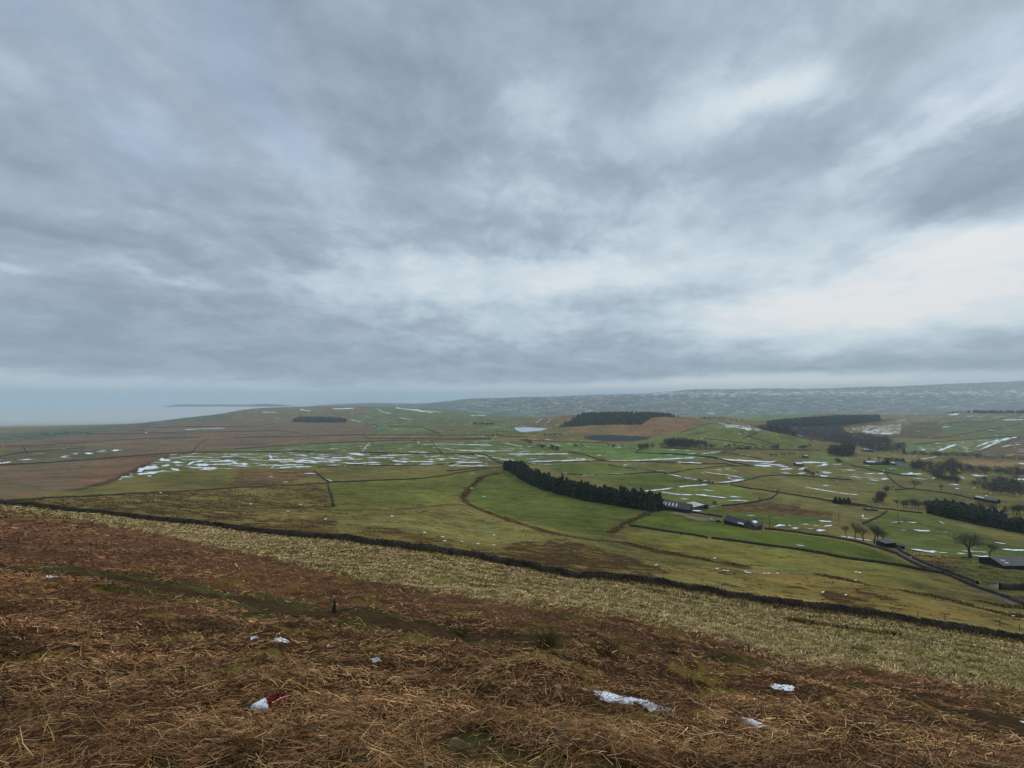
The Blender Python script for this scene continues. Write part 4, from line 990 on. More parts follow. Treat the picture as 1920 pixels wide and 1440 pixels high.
def scatter(n, poly, d0, d1, xlim=1.75, boost=1.0):
    """plan points inside an outline, thicker close by"""
    out = []
    tot = 0
    while tot < n:
        m = n * 4
        xr = rng.uniform(-xlim, xlim, m); l = rng.uniform(math.log(d0), math.log(d1), m)
        g = np.abs(lookup(xr, l + .02) - lookup(xr, l - .02)) / .04
        keep = rng.random(m) < np.clip(g / .75, 0.02, 1)
        xr = xr[keep]; l = l[keep]
        if poly is not None:
            q = pip(poly, xr + .02 * perlin(xr * 30, l * 22, 61) + rng.normal(0, .006, len(xr)), l + .035 * perlin(xr * 26, l * 30, 66) + rng.normal(0, .05, len(xr)) * (1.2 - sstep(l, 3.2, 4.4)))
            xr = xr[q]; l = l[q]
        out.append(np.stack([xr, l], 1)); tot += len(xr)
    o = np.concatenate(out)[:n]
    D = np.exp(o[:, 1])
    return o[:, 0] * D, D


def slope_along(x, y, yaw, e=.3):
    gx = (zfun(x + e, y) - zfun(x - e, y)) / (2 * e); gy = (zfun(x, y + e) - zfun(x, y - e)) / (2 * e)
    return np.arctan(gx * np.cos(yaw) + gy * np.sin(yaw))


AVOID = []


def clear(x, y):
    ok = np.ones(len(x), bool)
    for p in AVOID:
        ok &= ~pip(p, x / y, np.log(y))
    return ok


WARM = np.array([1.14, 1.06, .96])


def palette(n, cs, ws, seed, jit=.18):
    r = np.random.default_rng(seed)
    k = r.choice(len(cs), n, p=np.array(ws) / sum(ws))
    c = np.array([alb(c) for c in cs])[k] * WARM
    return c * (1 + r.normal(0, jit, (n, 1))).clip(.4, 1.8) * (1 + r.normal(0, .05, (n, 3)))


PX = 1 / 385.0     # one rendered pixel at one metre
BP = plan('f', BRACK[:-4] + [(2300, 1560), (2100, 1900), (-200, 1900), (-300, 1560)])
def one(pt, dmin=1.0):
    g = ground(np.array([pt]), dmin, 24000.0 if pt[1] < 1140 else 120.0, pt[1] >= 1140)[0]
    return np.array([g[0], g[1], float(zfun(g[:1], g[1:2])[0])])


# ------------------------------------------------------------------ snow patches, stones and litter close by
def patch_thing(name, reg, pts, mat, hgt, label, cat, group, seed):
    P = px(reg, pts)
    o2 = dens(P, 3.0, True)
    n = len(o2)
    t = np.arange(n)
    ctr = o2.mean(0)
    o2 = o2 + (o2 - ctr) * (.22 * perlin(t * .8, t * 0., seed))[:, None] + rng.normal(0, .8, (n, 2)) * (1, .7)
    g = ground(o2, 1.0, 60.0, True)
    c = g.mean(0); cz = float(zfun(c[:1], c[1:2])[0])
    ga = c + (g - c) * .86
    AVOID.append(np.stack([ga[:, 0] / ga[:, 1], np.log(ga[:, 1])], 1))
    rings = [(1.0, -.02), (.9, .55), (.68, .85), (.4, 1.0)]
    V = []
    for s, hh in rings:
        q = c + (g - c) * s
        zz = zfun(q[:, 0], q[:, 1]) + .015 + .6 * hgt * hh + (rng.normal(0, hgt * .04, n) if hh > 0 else 0)
        V.append(np.stack([q[:, 0] - c[0], q[:, 1] - c[1], zz - cz], 1))
    V = np.concatenate(V + [np.array([[0, 0, .6 * hgt]])])
    fs = []
    for k in range(3):
        for i in range(n):
            j = (i + 1) % n
            fs.append((k * n + i, k * n + j, (k + 1) * n + j, (k + 1) * n + i))
    for i in range(n):
        fs.append((3 * n + i, 3 * n + (i + 1) % n, 4 * n))
    me = bpy.data.meshes.new(name); me.from_pydata([tuple(v) for v in V], [], fs); me.shade_smooth(); me.materials.append(mat)
    o = link(name, me); o.location = (c[0], c[1], cz)
    return tag(o, label, cat, group)


SP = 'small snow patches in the bracken'
patch_thing('snow_patch', 'z5', [(1190, 435), (1215, 440), (1260, 472), (1340, 488), (1420, 495), (1470, 492), (1540, 508), (1600, 515), (1640, 545), (1700, 565), (1780, 590), (1740, 610), (1660, 598), (1600, 572), (1500, 552), (1400, 540), (1280, 528), (1235, 485)], M_snow, .07, 'long curving white snow patch, largest in the near bracken', 'snow patch', SP, 1)
patch_thing('snow_patch', 'z5', [(1118, 428), (1150, 438), (1140, 450), (1122, 442)], M_snow, .03, 'tiny snow crumb just left of the long snow patch', 'snow patch', SP, 2)
patch_thing('snow_patch', 'z6', [(440, 328), (470, 318), (510, 322), (550, 326), (592, 334), (570, 362), (520, 356), (480, 352)], M_snow, .06, 'ragged white snow patch upslope right of the long one', 'snow patch', SP, 3)
patch_thing('snow_patch', 'z6', [(268, 520), (300, 518), (340, 532), (375, 545), (412, 570), (380, 580), (330, 562), (295, 545)], M_snow, .05, 'slanting snow patch below and right of the long one', 'snow patch', SP, 4)
patch_thing('snow_patch', 'z6', [(462, 592), (480, 590), (494, 606), (488, 616)], M_snow, .03, 'tiny snow fleck right of the slanting snow patch', 'snow patch', SP, 5)
patch_thing('snow_patch', 'z6', [(1136, 686), (1160, 694), (1195, 716), (1226, 738), (1212, 744), (1170, 718)], M_snow, .04, 'thin sliver of snow near the bottom right', 'snow patch', SP, 6)
patch_thing('snow_patch', 'z6', [(1888, 530), (1915, 536), (1950, 552), (1945, 570), (1915, 552)], M_snow, .04, 'narrow snow sliver cut by the right edge', 'snow patch', SP, 7)
patch_thing('snow_patch', 'z4', [(548, 282), (585, 276), (620, 280), (655, 290), (690, 306), (655, 322), (600, 308), (560, 300)], M_snow, .07, 'smooth snow patch in a hollow left of centre, larger of a pair', 'snow patch', SP, 8)
patch_thing('snow_patch', 'z4', [(328, 272), (360, 264), (402, 262), (412, 276), (380, 284), (348, 292)], M_snow, .05, 'small snow patch at the left of a pair in a hollow', 'snow patch', SP, 9)
patch_thing('snow_patch', 'z4', [(1398, 466), (1440, 462), (1490, 455), (1522, 484), (1480, 492), (1432, 496)], M_snow, .06, 'speckled snow patch under a dark bracken bank near the middle', 'snow patch', SP, 10)
patch_thing('snow_patch', 'z4', [(1018, 336), (1036, 334), (1042, 346), (1024, 350)], M_snow, .03, 'snow dot on its own between the hollow and the dark bank', 'snow patch', SP, 11)
patch_thing('snow_patch', 'z4', [(335, 918), (400, 882), (450, 855), (482, 838), (496, 880), (494, 930), (440, 940), (380, 942)], M_snow, .10, 'triangular white snow patch beside the red wrapper', 'snow patch', SP, 12)
patch_thing('snow_patch', 'f', [(83, 1081), (92, 1079.5), (106, 1081), (100, 1084), (92, 1084)], M_snow, .04, 'snow scrap on the green verge at the left end of the footpath', 'snow patch', SP, 13)
# crumpled red wrapper
c = one((517, 1325))
AVOID.append(np.array([((c[0] + a_) / (c[1] + b_), math.log(c[1] + b_)) for a_, b_ in ((-.11, -.2), (.11, -.2), (.11, .1), (-.11, .1))]))
nb = 9; vs = []; fs = []
for i in range(nb):
    for j in range(7):
        a, b_ = i / (nb - 1) - .5, j / 6 - .5
        vs.append((a * .17 + .012 * math.sin(j * 2.1 + i), b_ * .11, .035 + .03 * math.sin(i * 1.7 + j * .8) + .022 * math.cos(j * 2.3 - i * 1.3) + .02 * (1 - 4 * a * a)))
for i in range(nb - 1):
    for j in range(6):
        fs.append((i * 7 + j, (i + 1) * 7 + j, (i + 1) * 7 + j + 1, i * 7 + j + 1))
me = bpy.data.meshes.new('plastic_wrapper'); me.from_pydata(vs, [], fs); me.materials.append(M_red)
o = link('plastic_wrapper', me); o.location = (c[0], c[1], c[2] + .04); o.rotation_euler = (.7, .1, .35); o.scale = (1.2, 1.2, 1.2)
md = o.modifiers.new('thickness', 'SOLIDIFY'); md.thickness = .002
tag(o, 'crumpled red plastic wrapper dropped in the bracken', 'litter')


def stone(pt, w, h_, label, mat, seed, rz=0.0, flat=.6, sink=.25):
    c = one(pt); D = math.hypot(c[0], c[1])
    import bmesh
    hw_ = w / FPX * c[1] * .55; cx_, cy_ = c[0], c[1]
    AVOID.append(np.array([((cx_ + hw_ * a_) / (cy_ + hw_ * b_), math.log(cy_ + hw_ * b_)) for a_, b_ in ((-1, -1.6), (1, -1.6), (1, .8), (-1, .8))]))
    bm = bmesh.new(); bmesh.ops.create_icosphere(bm, subdivisions=3, radius=1.0)
    r = random.Random(seed)
    planes = [(np.array([r.gauss(0, 1), r.gauss(0, 1), r.gauss(0, .8)]), r.uniform(.42, .66)) for _ in range(10)]
    for v in bm.verts:
        p = np.array(v.co)
        for n_, d_ in planes:
            n_ = n_ / np.linalg.norm(n_); e = p.dot(n_) - d_
            if e > 0: p = p - n_ * e * .93
        p *= 1 + .03 * math.sin(p[0] * 9 + seed) * math.cos(p[1] * 8)
        v.co = p
    s = w / FPX * c[1] * .62
    for v in bm.verts:
        v.co.x *= s; v.co.y *= s * .8; v.co.z *= s * flat * h_ / w * 1.5
    me = bpy.data.meshes.new('stone'); bm.to_mesh(me); bm.free(); me.materials.append(mat)
    o = link('stone', me); o.location = (c[0], c[1], c[2] + s * flat * (.85 - sink)); o.rotation_euler = (-.3, r.uniform(-.3, .3), rz)
    return tag(o, label, 'stone', 'loose stones in the bracken')


stone((860, 1408), 36, 26, 'flat greenish stone lying widest at the near edge', M_stone_moss, 1, .3)
stone((1052, 1390), 30, 28, 'blocky brown stone with a dark underside near the bottom centre', M_stone, 2, .8, .8)
stone((1114, 1412), 22, 30, 'upright grey wedge of stone right of the blocky brown one', M_stone, 3, 1.2, .9)
stone((980, 1390), 18, 18, 'half buried small stone left of the blocky brown one', M_stone, 4, .2)
stone((1046, 1300), 19, 17, 'pale square stone alone in the straw upslope of the blocky one', M_stone_moss, 5, .5, .8, .1)
stone((546, 1419), 24, 20, 'rounded brown stone at the bottom left of the red wrapper', M_stone, 6, .9)
stone((551, 1293), 14, 10, 'small smooth stone above and right of the red wrapper', M_stone_moss, 7)
stone((720, 1404), 12, 14, 'little tan triangular stone at the bottom, left of centre', M_stone, 8, .4, .9)
stone((778, 1400), 26, 18, 'dark stone sunk in straw beside the tan triangular one', M_stone, 9, .1, .5)
stone((600, 1412), 15, 12, 'dull brown stone right of the rounded one at the bottom', M_stone, 10, .6, .6)
stone((222, 1432), 34, 18, 'brown stone at the bottom left corner', M_stone, 11, .2, .5)
stone((1088, 1402), 14, 9, 'low dark stone between the blocky brown and the grey wedge', M_stone, 12, .2, .5)

# bracken litter
n = 360000
x, y = scatter(n, BP, 1.5, 115)
d = np.hypot(x, y)
pd = polydist(x, y, PW)
keep = (pd > .82 + .3 * perlin(x, y, 12)) & ~((fbm(x / 2.2, y / 2.2, 4, 93) > .24) & (rng.random(n) < .75)) & ~((d < 3.6 + 1.8 * fbm(x, y, 3, 95)) & (rng.random(n) < .86)) & clear(x, y) & ((fbm(x / .8, y / .8, 3, 77) + .5 * fbm(x / 2.6, y / 2.6, 2, 78) > -.16) | (rng.random(n) < .62))
x, y, d = x[keep], y[keep], d[keep]; n = len(x)
z = zfun(x, y)
clump = fbm(x / 1.7, y / 1.7, 3, 21)
yaw = 2.6 * fbm(x / 1.9, y / 1.9, 2, 23) * math.pi + rng.normal(0, .8, n) - .4 + math.pi * (rng.random(n) < .35)
L = rng.uniform(.07, .30, n) * (1 + .5 * clump); L = np.maximum(L, d * PX * rng.uniform(2.5, 6, n))
W = np.maximum(rng.uniform(.0025, .006, n), d * PX * rng.uniform(.38, .7, n))
lift = np.abs(rng.normal(0, .07, n)) + .07 * np.clip(clump + .3, 0, 1)
big = clump + rng.normal(0, .3, n)
cols = palette(n, [(156, 128, 88), (112, 86, 56), (122, 88, 58), (72, 53, 36), (192, 166, 122), (46, 34, 24)], [3, 3.4, 3, 3, 1.5, 3], 31)
farm = sstep(d, 8, 30)[:, None]
red = palette(n, [(130, 97, 68), (110, 82, 58), (150, 118, 84), (74, 55, 39)], [3, 3.4, 1.6, 2.2], 32)
cols = np.where(rng.random((n, 1)) < farm * .92, red, cols)
stk = fbm((x * .96 - y * .28) / 9, (x * .28 + y * .96) / 1.5, 4, 88)
patch = np.clip(.86 + 1.0 * fbm(x / 3.1, y / 1.9, 4, 27) + 1.3 * stk * sstep(d, 6, 20), .32, 1.6)[:, None]
Vb, Fb, Cb = blades(np.stack([x, y, z + lift], 1), yaw, L, W, slope_along(x, y, yaw) + rng.normal(.06, .2, n), rng.normal(-.1, .28, n), cols * patch, 41)
tag(link('dead_bracken', np_mesh('dead_bracken', Vb, Fb, M_straw, False, Cb)), 'flattened brown bracken stems covering the near slope', 'bracken', kind='stuff')
# arching stems and broken stalks close by
n = 3600
x, y = scatter(n, BP, 1.6, 11)
k = clear(x, y) & (fbm(x / 1.4, y / 1.4, 3, 29) > -.05); x, y = x[k], y[k]; n = len(x)
d = np.hypot(x, y); z = zfun(x, y)
cols = palette(n, [(150, 124, 84), (126, 98, 62), (172, 146, 102), (104, 76, 50)], [3, 3, 1.0, 2], 51)
yaw = 2.6 * fbm(x / 1.9, y / 1.9, 2, 23) * math.pi + rng.normal(0, .6, n) - .4
Vb, Fb, Cb = blades(np.stack([x, y, z + .03], 1), yaw, rng.uniform(.2, .55, n), np.maximum(rng.uniform(.005, .009, n), d * PX * .6), slope_along(x, y, yaw) + rng.normal(.22, .2, n), rng.normal(-.35, .3, n), cols, 52, 4, .5)
tag(link('bracken_stalks', np_mesh('bracken_stalks', Vb, Fb, M_straw, False, Cb)), 'pale arching bracken stalks standing over the litter close by', 'bracken', kind='stuff')
# pale tussock grass between bracken and wall, leaning downhill
PP = plan('f', PALE)
n = 260000
x, y = scatter(n, PP, 10, 140)
a_ = x * .8 + y * .6; b_ = -x * .6 + y * .8
ta = np.round(a_ / 1.25 + 1.2 * perlin(x / 4, y / 4, 5)) * 1.25; tb = np.round(b_ / .6 + 1.2 * perlin(x / 4, y / 4, 6)) * .6
dm_ = np.hypot((a_ - ta + 1.5 * perlin(x / 4, y / 4, 5)) / 1.25, (b_ - tb + .72 * perlin(x / 4, y / 4, 6)) / .6)
kp = rng.random(n) > np.clip(dm_ * 2.1 - .25, 0, .93)
x, y, ta, tb = x[kp], y[kp], ta[kp], tb[kp]; n = len(x); tx, ty = ta, tb
d = np.hypot(x, y); z = zfun(x, y)
gpm = fbm(x / 9, y / 9, 4, 91)
cols = palette(n, [(164, 150, 112), (142, 129, 92), (184, 170, 130), (112, 100, 66), (102, 98, 56)], [3, 3.4, 1.0, 2.6, 1.6], 61)
gcol = palette(n, [(104, 104, 58), (130, 121, 74), (88, 87, 44), (152, 140, 98)], [3, 3, 2, 2], 62)
cols = np.where((gpm + rng.normal(0, .16, n) + .3 * sstep(x / y, .1, 1.2) > .24)[:, None], gcol, cols)
tone = (np.clip(1 + .9 * perlin(tx * 3.1, ty * 3.7, 8), .55, 1.45) * (1.12 - .2 * sstep(x / y, -.6, .9)))[:, None]
yaw = rng.normal(.5, .7, n)
Vb, Fb, Cb = blades(np.stack([x, y, z + .02], 1), yaw, np.maximum(rng.uniform(.2, .4, n), d * PX * 2.4), np.maximum(.012, d * PX * rng.uniform(.45, .8, n)), slope_along(x, y, yaw) * .7 + rng.normal(.6, .25, n), rng.normal(-.9, .3, n), cols * tone, 63, 2, .3)
tag(link('tussock_grass', np_mesh('tussock_grass', Vb, Fb, M_grass, False, Cb)), 'pale tussocky grass between the bracken and the long wall', 'grass', kind='stuff')
# green grass by the path and at the very front
n = 46000
x, y = scatter(n, BP, 1.5, 40)
d = np.hypot(x, y); pd = polydist(x, y, PW) + .4 * perlin(x / 1.1, y / 1.1, 14)
mo = fbm(x / 2.2, y / 2.2, 4, 93)
keep = ((pd < 1.4 + .9 * sstep(-x, 4, 12)) & (pd > .66)) | ((d < 3.8 + 1.8 * fbm(x, y, 3, 95)) & (rng.random(n) < .8)) | ((mo > .22) & (rng.random(n) < .5))
keep &= clear(x, y)
x, y, d = x[keep], y[keep], d[keep]; n = len(x); z = zfun(x, y)
cols = palette(n, [(74, 78, 37), (60, 66, 31), (94, 90, 47), (90, 78, 44)], [3, 3, 2, 2], 71)
Vb, Fb, Cb = blades(np.stack([x, y, z], 1), rng.uniform(0, 6.28, n), np.maximum(rng.uniform(.04, .12, n), d * PX * 2.5), np.maximum(.0035, d * PX * .6), rng.normal(.9, .3, n), rng.normal(-.5, .3, n), cols, 72, 2, .2)
tag(link('green_grass', np_mesh('green_grass', Vb, Fb, M_grass, False, Cb)), 'short green grass beside the footpath and at the near edge', 'grass', kind='stuff')
# dark rushes along the foot of the long wall and in the drains
xs = []; ys = []; sz_ = []
l1, r1 = offset_line(MW, -1.0)
for kk in range(24000):
    i = rng.integers(len(MW) - 1); t = rng.random(); p = MW[i] * (1 - t) + MW[i + 1] * t
    right = sstep(p[0] / p[1], -.2, .9)
    if rng.random() > .18 + .82 * right: continue
    tang = MW[i + 1] - MW[i]; tang /= np.linalg.norm(tang) + 1e-9
    nn_ = np.array([tang[1], -tang[0]])
    q = p + nn_ * abs(rng.normal(.5, .9 + 1.6 * right))
    xs.append(q[0]); ys.append(q[1]); sz_.append(rng.uniform(.3, .75))
for reg, pts, wd, c in BANDS[:6] + BANDS[7:8]:
    g = ground(dens(px(reg, pts), 12, False)); 
    gd = resample(g, .5)
    m = 3200
    i = rng.integers(0, len(gd), m); q = gd[i] + rng.normal(0, wd * .8, (m, 2))
    kk_ = perlin(q[:, 0] / 7, q[:, 1] / 7, 19) + rng.normal(0, .15, m) > -.12; q = q[kk_]; m = len(q)
    xs += list(q[:, 0]); ys += list(q[:, 1]); sz_ += list(rng.uniform(.25, .6, m))
nA_ = len(xs)
m = 260000
xr_ = rng.uniform(-1.6, 1.6, m); l_d = rng.uniform(math.log(60), math.log(300), m)
D_ = np.exp(l_d); x_ = xr_ * D_
best = np.zeros(m)
for reg, pts, c, edge, fk, sn_ in ZONES:
    q = plan(reg, pts)
    if q[:, 1].min() > math.log(300) or 'r1' == reg or reg[0] == 'r' and fk < .5: continue
    k_ = pip(q, xr_ + .01 * perlin(xr_ * 30, l_d * 30, 3), l_d + .04 * perlin(xr_ * 30, l_d * 30, 4)); best[k_] = fk
for P_ in (PALE, BRACK[:-4] + [(2300, 1500), (-300, 1500)]):
    best[pip(plan('f', P_), xr_, l_d)] = 0
big_ = fbm(x_ / 14, D_ / 7, 4, 501); sm_ = fbm(x_ / 3.2, D_ / 2.2, 3, 503)
k_ = (big_ * 1.0 + sm_ * .7 > .56 - .55 * best) & (best > .3) & (rng.random(m) < .45)
xs += list(x_[k_]); ys += list(D_[k_]); sz_ += list(rng.uniform(.1, .3, int(k_.sum())))
print('rush clumps', int(k_.sum()))
x = np.array(xs); y = np.array(ys); n = len(x); d = np.hypot(x, y); z = zfun(x, y)
cols = palette(n, [(78, 62, 36), (62, 50, 28), (98, 80, 46), (66, 62, 32), (116, 98, 60)], [3, 2.5, 2.5, 2, 1.5], 81)
Vb, Fb, Cb = blades(np.stack([x, y, z], 1), rng.uniform(0, 6.28, n), np.maximum(np.array(sz_), d * PX * .9), np.maximum(.02, d * PX * rng.uniform(.7, 1.4, n)), rng.normal(.8, .35, n), rng.normal(-.4, .3, n), cols, 82, 2, .2)
tag(link('rushes', np_mesh('rushes', Vb, Fb, M_rush, False, Cb)), 'dark brown rushes along the long wall and the field drains', 'rushes', kind='stuff')
print('blades', round(time.time() - T0, 1))


# rush tufts and a sapling by the path
def rush_tuft(pt, rad, hgt, nb, label, cs, seed):
    c = one(pt)
    r = np.random.default_rng(seed)
    a = r.uniform(0, 6.28, nb); q = np.sqrt(r.random(nb)) * rad
    x = np.cos(a) * q; y = np.sin(a) * q
    z = zfun(x + c[0], y + c[1]) - c[2] - .03
    V, F, C = blades(np.stack([x, y, z], 1), a, r.uniform(.6, 1.1, nb) * hgt, np.full(nb, .012), 1.35 - .5 * q / rad + r.normal(0, .1, nb), r.normal(-.35, .25, nb), palette(nb, cs, [3, 3, 2, 1], seed), seed, 3, .15)
    o = link('rush_tuft', np_mesh('rush_tuft', V, F, M_rush, False, C)); o.location = c
    tag(o, label, 'rush tuft', 'rush tufts beside the footpath')


GR = [(58, 58, 28), (46, 48, 24), (78, 74, 38), (104, 92, 56)]
rush_tuft((1028, 1214), .34, .62, 420, 'dark green rush tuft standing tallest beside the footpath', GR, 201)
rush_tuft((1142, 1222), .5, .42, 420, 'broad low rush tuft on the footpath verge right of the tall tuft', GR, 202)
rush_tuft((1265, 1226), .45, .36, 320, 'olive rush tuft furthest right along the footpath', GR, 203)
rush_tuft((868, 1190), .5, .34, 260, 'ragged rush tuft at the left end of the rushy verge', GR, 204)
rush_tuft((1655, 1388), .3, .22, 160, 'small dark sedge tuft low on the right of the slope', GR, 205)

# fence posts just beyond the long wall
for i, (u, v_, hh) in enumerate(((1674, 1150, 1.0), (1721, 1157, 1.15), (1772, 1164, 1.15), (1875, 1176, 1.2), (1912, 1184, 1.2))):
    c = one((u, v_ - 2))
    mb = MB(); mb.tube((0, 0, -.3), (.06 - .02 * i, 0, hh), .055, .045, 7)
    o = mb.build('fence_post', M_pole); o.location = c
    tag(o, ['shortest thin fence post beyond the right part of the long wall', 'second fence post from the left beyond the long wall', 'middle fence post of five beyond the long wall', 'fence post second from the right edge beyond the long wall', 'fence post nearest the right edge beyond the long wall'][i], 'post', 'fence posts beyond the long wall')
c = one((627, 1150))

# ------------------------------------------------------------------ trees
def conifer_mesh(seed, H, rad, whorls=15, per=9, rnd=0.0, mat=None):
    r = np.random.default_rng(seed)
    V = []; F = []
    for w in range(whorls):
        t = (w + r.uniform(-.2, .2)) / whorls
        z0 = H * (.05 + .93 * t)
        R_ = rad * ((1 - t)**.6 * (1 - rnd) + rnd * 1.05 * math.sqrt(max(0.0, 1 - (1.25 * t - .25)**2))) * r.uniform(.8, 1.15) + .02 * H
        for k in range(per if t < .75 else 6):
            a = 6.283 * k / per + r.uniform(-.4, .4) + w
            L = R_ * r.uniform(.65, 1.18)
            droop = -.35 * L + r.uniform(-.2, .15)
            wd = L * r.uniform(.32, .5) + .12
            ca, sa = math.cos(a), math.sin(a)
            b0 = len(V)
            pts = [(0.04, 0, .35), (.45 * L, wd * .55, .15 + .3 * droop), (.5 * L, 0, .5 + .25 * droop), (.45 * L, -wd * .55, .1 + .3 * droop), (.8 * L, wd * .42, droop * .8), (L, 0, droop * .75 + .2), (.8 * L, -wd * .42, droop * .85), (.6 * L, 0, droop - .45)]
            for (x, y, z) in pts:
                V.append((x * ca - y * sa, x * sa + y * ca, z0 + z + r.uniform(-.1, .1)))
            F += [(b0, b0 + 1, b0 + 2), (b0, b0 + 2, b0 + 3), (b0 + 1, b0 + 4, b0 + 2), (b0 + 2, b0 + 4, b0 + 5), (b0 + 2, b0 + 5, b0 + 6), (b0 + 2, b0 + 6, b0 + 3), (b0 + 1, b0 + 4, b0 + 7), (b0 + 3, b0 + 6, b0 + 7), (b0, b0 + 1, b0 + 7)]
    b0 = len(V)
    V += [(.12, 0, H * .93), (-.1, .1, H * .93), (-.1, -.1, H * .93), (0, 0, H * 1.03)]
    F += [(b0, b0 + 1, b0 + 3), (b0 + 1, b0 + 2, b0 + 3), (b0 + 2, b0, b0 + 3)]
    crown = np_mesh('crown', np.array(V), np.array(F), mat or M_conif)
    mb = MB(); mb.tube((0, 0, -.6), (0, 0, H * .5), H * .018, H * .012, 7, False); mb.tube((0, 0, H * .5), (0, 0, H * .97), H * .012, .02, 6)
    me = bpy.data.meshes.new('trunk'); me.from_pydata(mb.v, [], mb.f); me.materials.append(M_bark)
    return me, crown


def bare_mesh(seed, H, spread=.9, fork=.28, lean=0.0, twiggy=1.0):
    r = random.Random(seed)
    tr = MB(); cw = MB()

    def grow(p, d, L, rad, lvl):
        n = 2 if lvl < 3 else 1
        for s in range(n):
            d2 = d + np.array([r.gauss(0, .12), r.gauss(0, .12), r.gauss(.03, .06)]); d2 /= np.linalg.norm(d2)
            q = p + d2 * L / n
            r1 = rad * (.82 if n == 2 else .55)
            (tr if lvl < 2 else cw).tube(p, q, rad, r1, 6 if lvl < 2 else 3, False)
            p, d, rad = q, d2, r1
            if lvl > 0 and s == 0 and lvl < 5:
                kid(p, d, L * .62, rad * .6, lvl + 1)
        if lvl >= 5: return
        nk = {0: 5, 1: 4, 2: 3, 3: 3, 4: 3}[lvl]
        for k in range(nk):
            kid(p, d, L * r.uniform(.55, .85), rad * r.uniform(.5, .75), lvl + 1, k / nk * 6.283)

    def kid(p, d, L, rad, lvl, ph=None):
        a = ph + r.uniform(-.5, .5) if ph is not None else r.uniform(0, 6.283)
        s = np.array([math.cos(a), math.sin(a), 0.0])
        s = s - d * s.dot(d); s /= np.linalg.norm(s) + 1e-6
        ang = r.uniform(.35, .8) * spread
        d2 = d * math.cos(ang) + s * math.sin(ang); d2[2] += .06; d2 /= np.linalg.norm(d2)
        grow(p, d2, L, max(rad, .018), lvl)
    d0 = np.array([lean, 0, 1.0]); d0 /= np.linalg.norm(d0)
    tr.tube((0, 0, -.6), d0 * H * .04, H * .036, H * .027, 8, False)
    grow(d0 * H * .04, d0, H * fork, H * .027, 0)
    zmax = max(v[2] for v in cw.v)
    k = H / zmax
    out = []
    for nm, mb, mt in (('trunk', tr, M_bark), ('crown', cw, M_twig)):
        me = bpy.data.meshes.new(nm); me.from_pydata([(x * k, y * k, z * k) for x, y, z in mb.v], [], mb.f); me.materials.append(mt); out.append(me)
    return out


def bush_mesh(seed, H, W):
    """bare twiggy crown seen from far: many thin leafless sprays"""
    r = np.random.default_rng(seed)
    V = []; F = []
    for k in range(950):
        u = r.normal(0, 1, 3); u /= np.linalg.norm(u); q = r.random()**.4
        c = np.array([u[0] * W * .5 * q, u[1] * W * .5 * q, H * .58 + u[2] * H * .42 * q])
        d = c - np.array([0, 0, H * .25]); d = d / (np.linalg.norm(d) + 1e-6) + r.normal(0, .35, 3); d /= np.linalg.norm(d)
        s = np.cross(d, r.normal(0, 1, 3)); s /= np.linalg.norm(s)
        L = H * r.uniform(.09, .2); w = H * r.uniform(.003, .008)
        b0 = len(V); V += [c - d * L * .5 - s * w, c - d * L * .5 + s * w, c + d * L * .5]
        F.append((b0, b0 + 1, b0 + 2))
    crown = np_mesh('crown', np.array(V), np.array(F), M_twig)
    mb = MB(); mb.tube((0, 0, -.5), (0, 0, H * .35), H * .03, H * .022, 6, False)
    for k in range(5):
        a = k * 1.256 + r.uniform(-.3, .3)
        mb.tube((0, 0, H * r.uniform(.2, .35)), (math.cos(a) * W * .25, math.sin(a) * W * .25, H * r.uniform(.6, .85)), H * .014, H * .005, 4, False)
    me = bpy.data.meshes.new('trunk'); me.from_pydata(mb.v, [], mb.f); me.materials.append(M_bark)
    return me, crown


def plant(name, meshes, loc, s, label, cat, group, rz=None, sq=1.0):
    e = empty(name, loc, rng.uniform(0, 6.28) if rz is None else rz)
    e.scale = (s * sq, s * sq, s)
    tag(e, label, cat, group)
    for nm, me in zip(('trunk', 'crown'), meshes):
        link(nm, me, e)
    return e


CON = [conifer_mesh(300 + i, 13.0 - 1.2 * (i % 2), 2.9 + .4 * (i % 3), 15, 9, (.0, .75, .3, .95, .55)[i]) for i in range(5)]
BARE = [bare_mesh(11, 12, .95, .22), bare_mesh(12, 12, .8, .30), bare_mesh(13, 12, 1.15, .2), bare_mesh(14, 12, .7, .34)]
BUSH = [bush_mesh(400 + i, 10, 8 + 1.5 * (i % 3)) for i in range(4)]
BIG = bare_mesh(21, 12, 1.35, .17, -.12)

# sapling beside the path
M_sap = simple_mat('sapling_needles', (.055, .058, .024), .3, 6.0, .9, 0, col2=(.03, .03, .014))
sap = conifer_mesh(330, 1.0, .2, 6, 4, 0.0, M_sap)
plant('conifer_sapling', sap, one((627, 1151)), .5, 'lone dark conifer sapling beside the footpath', 'sapling', None, 0.0)

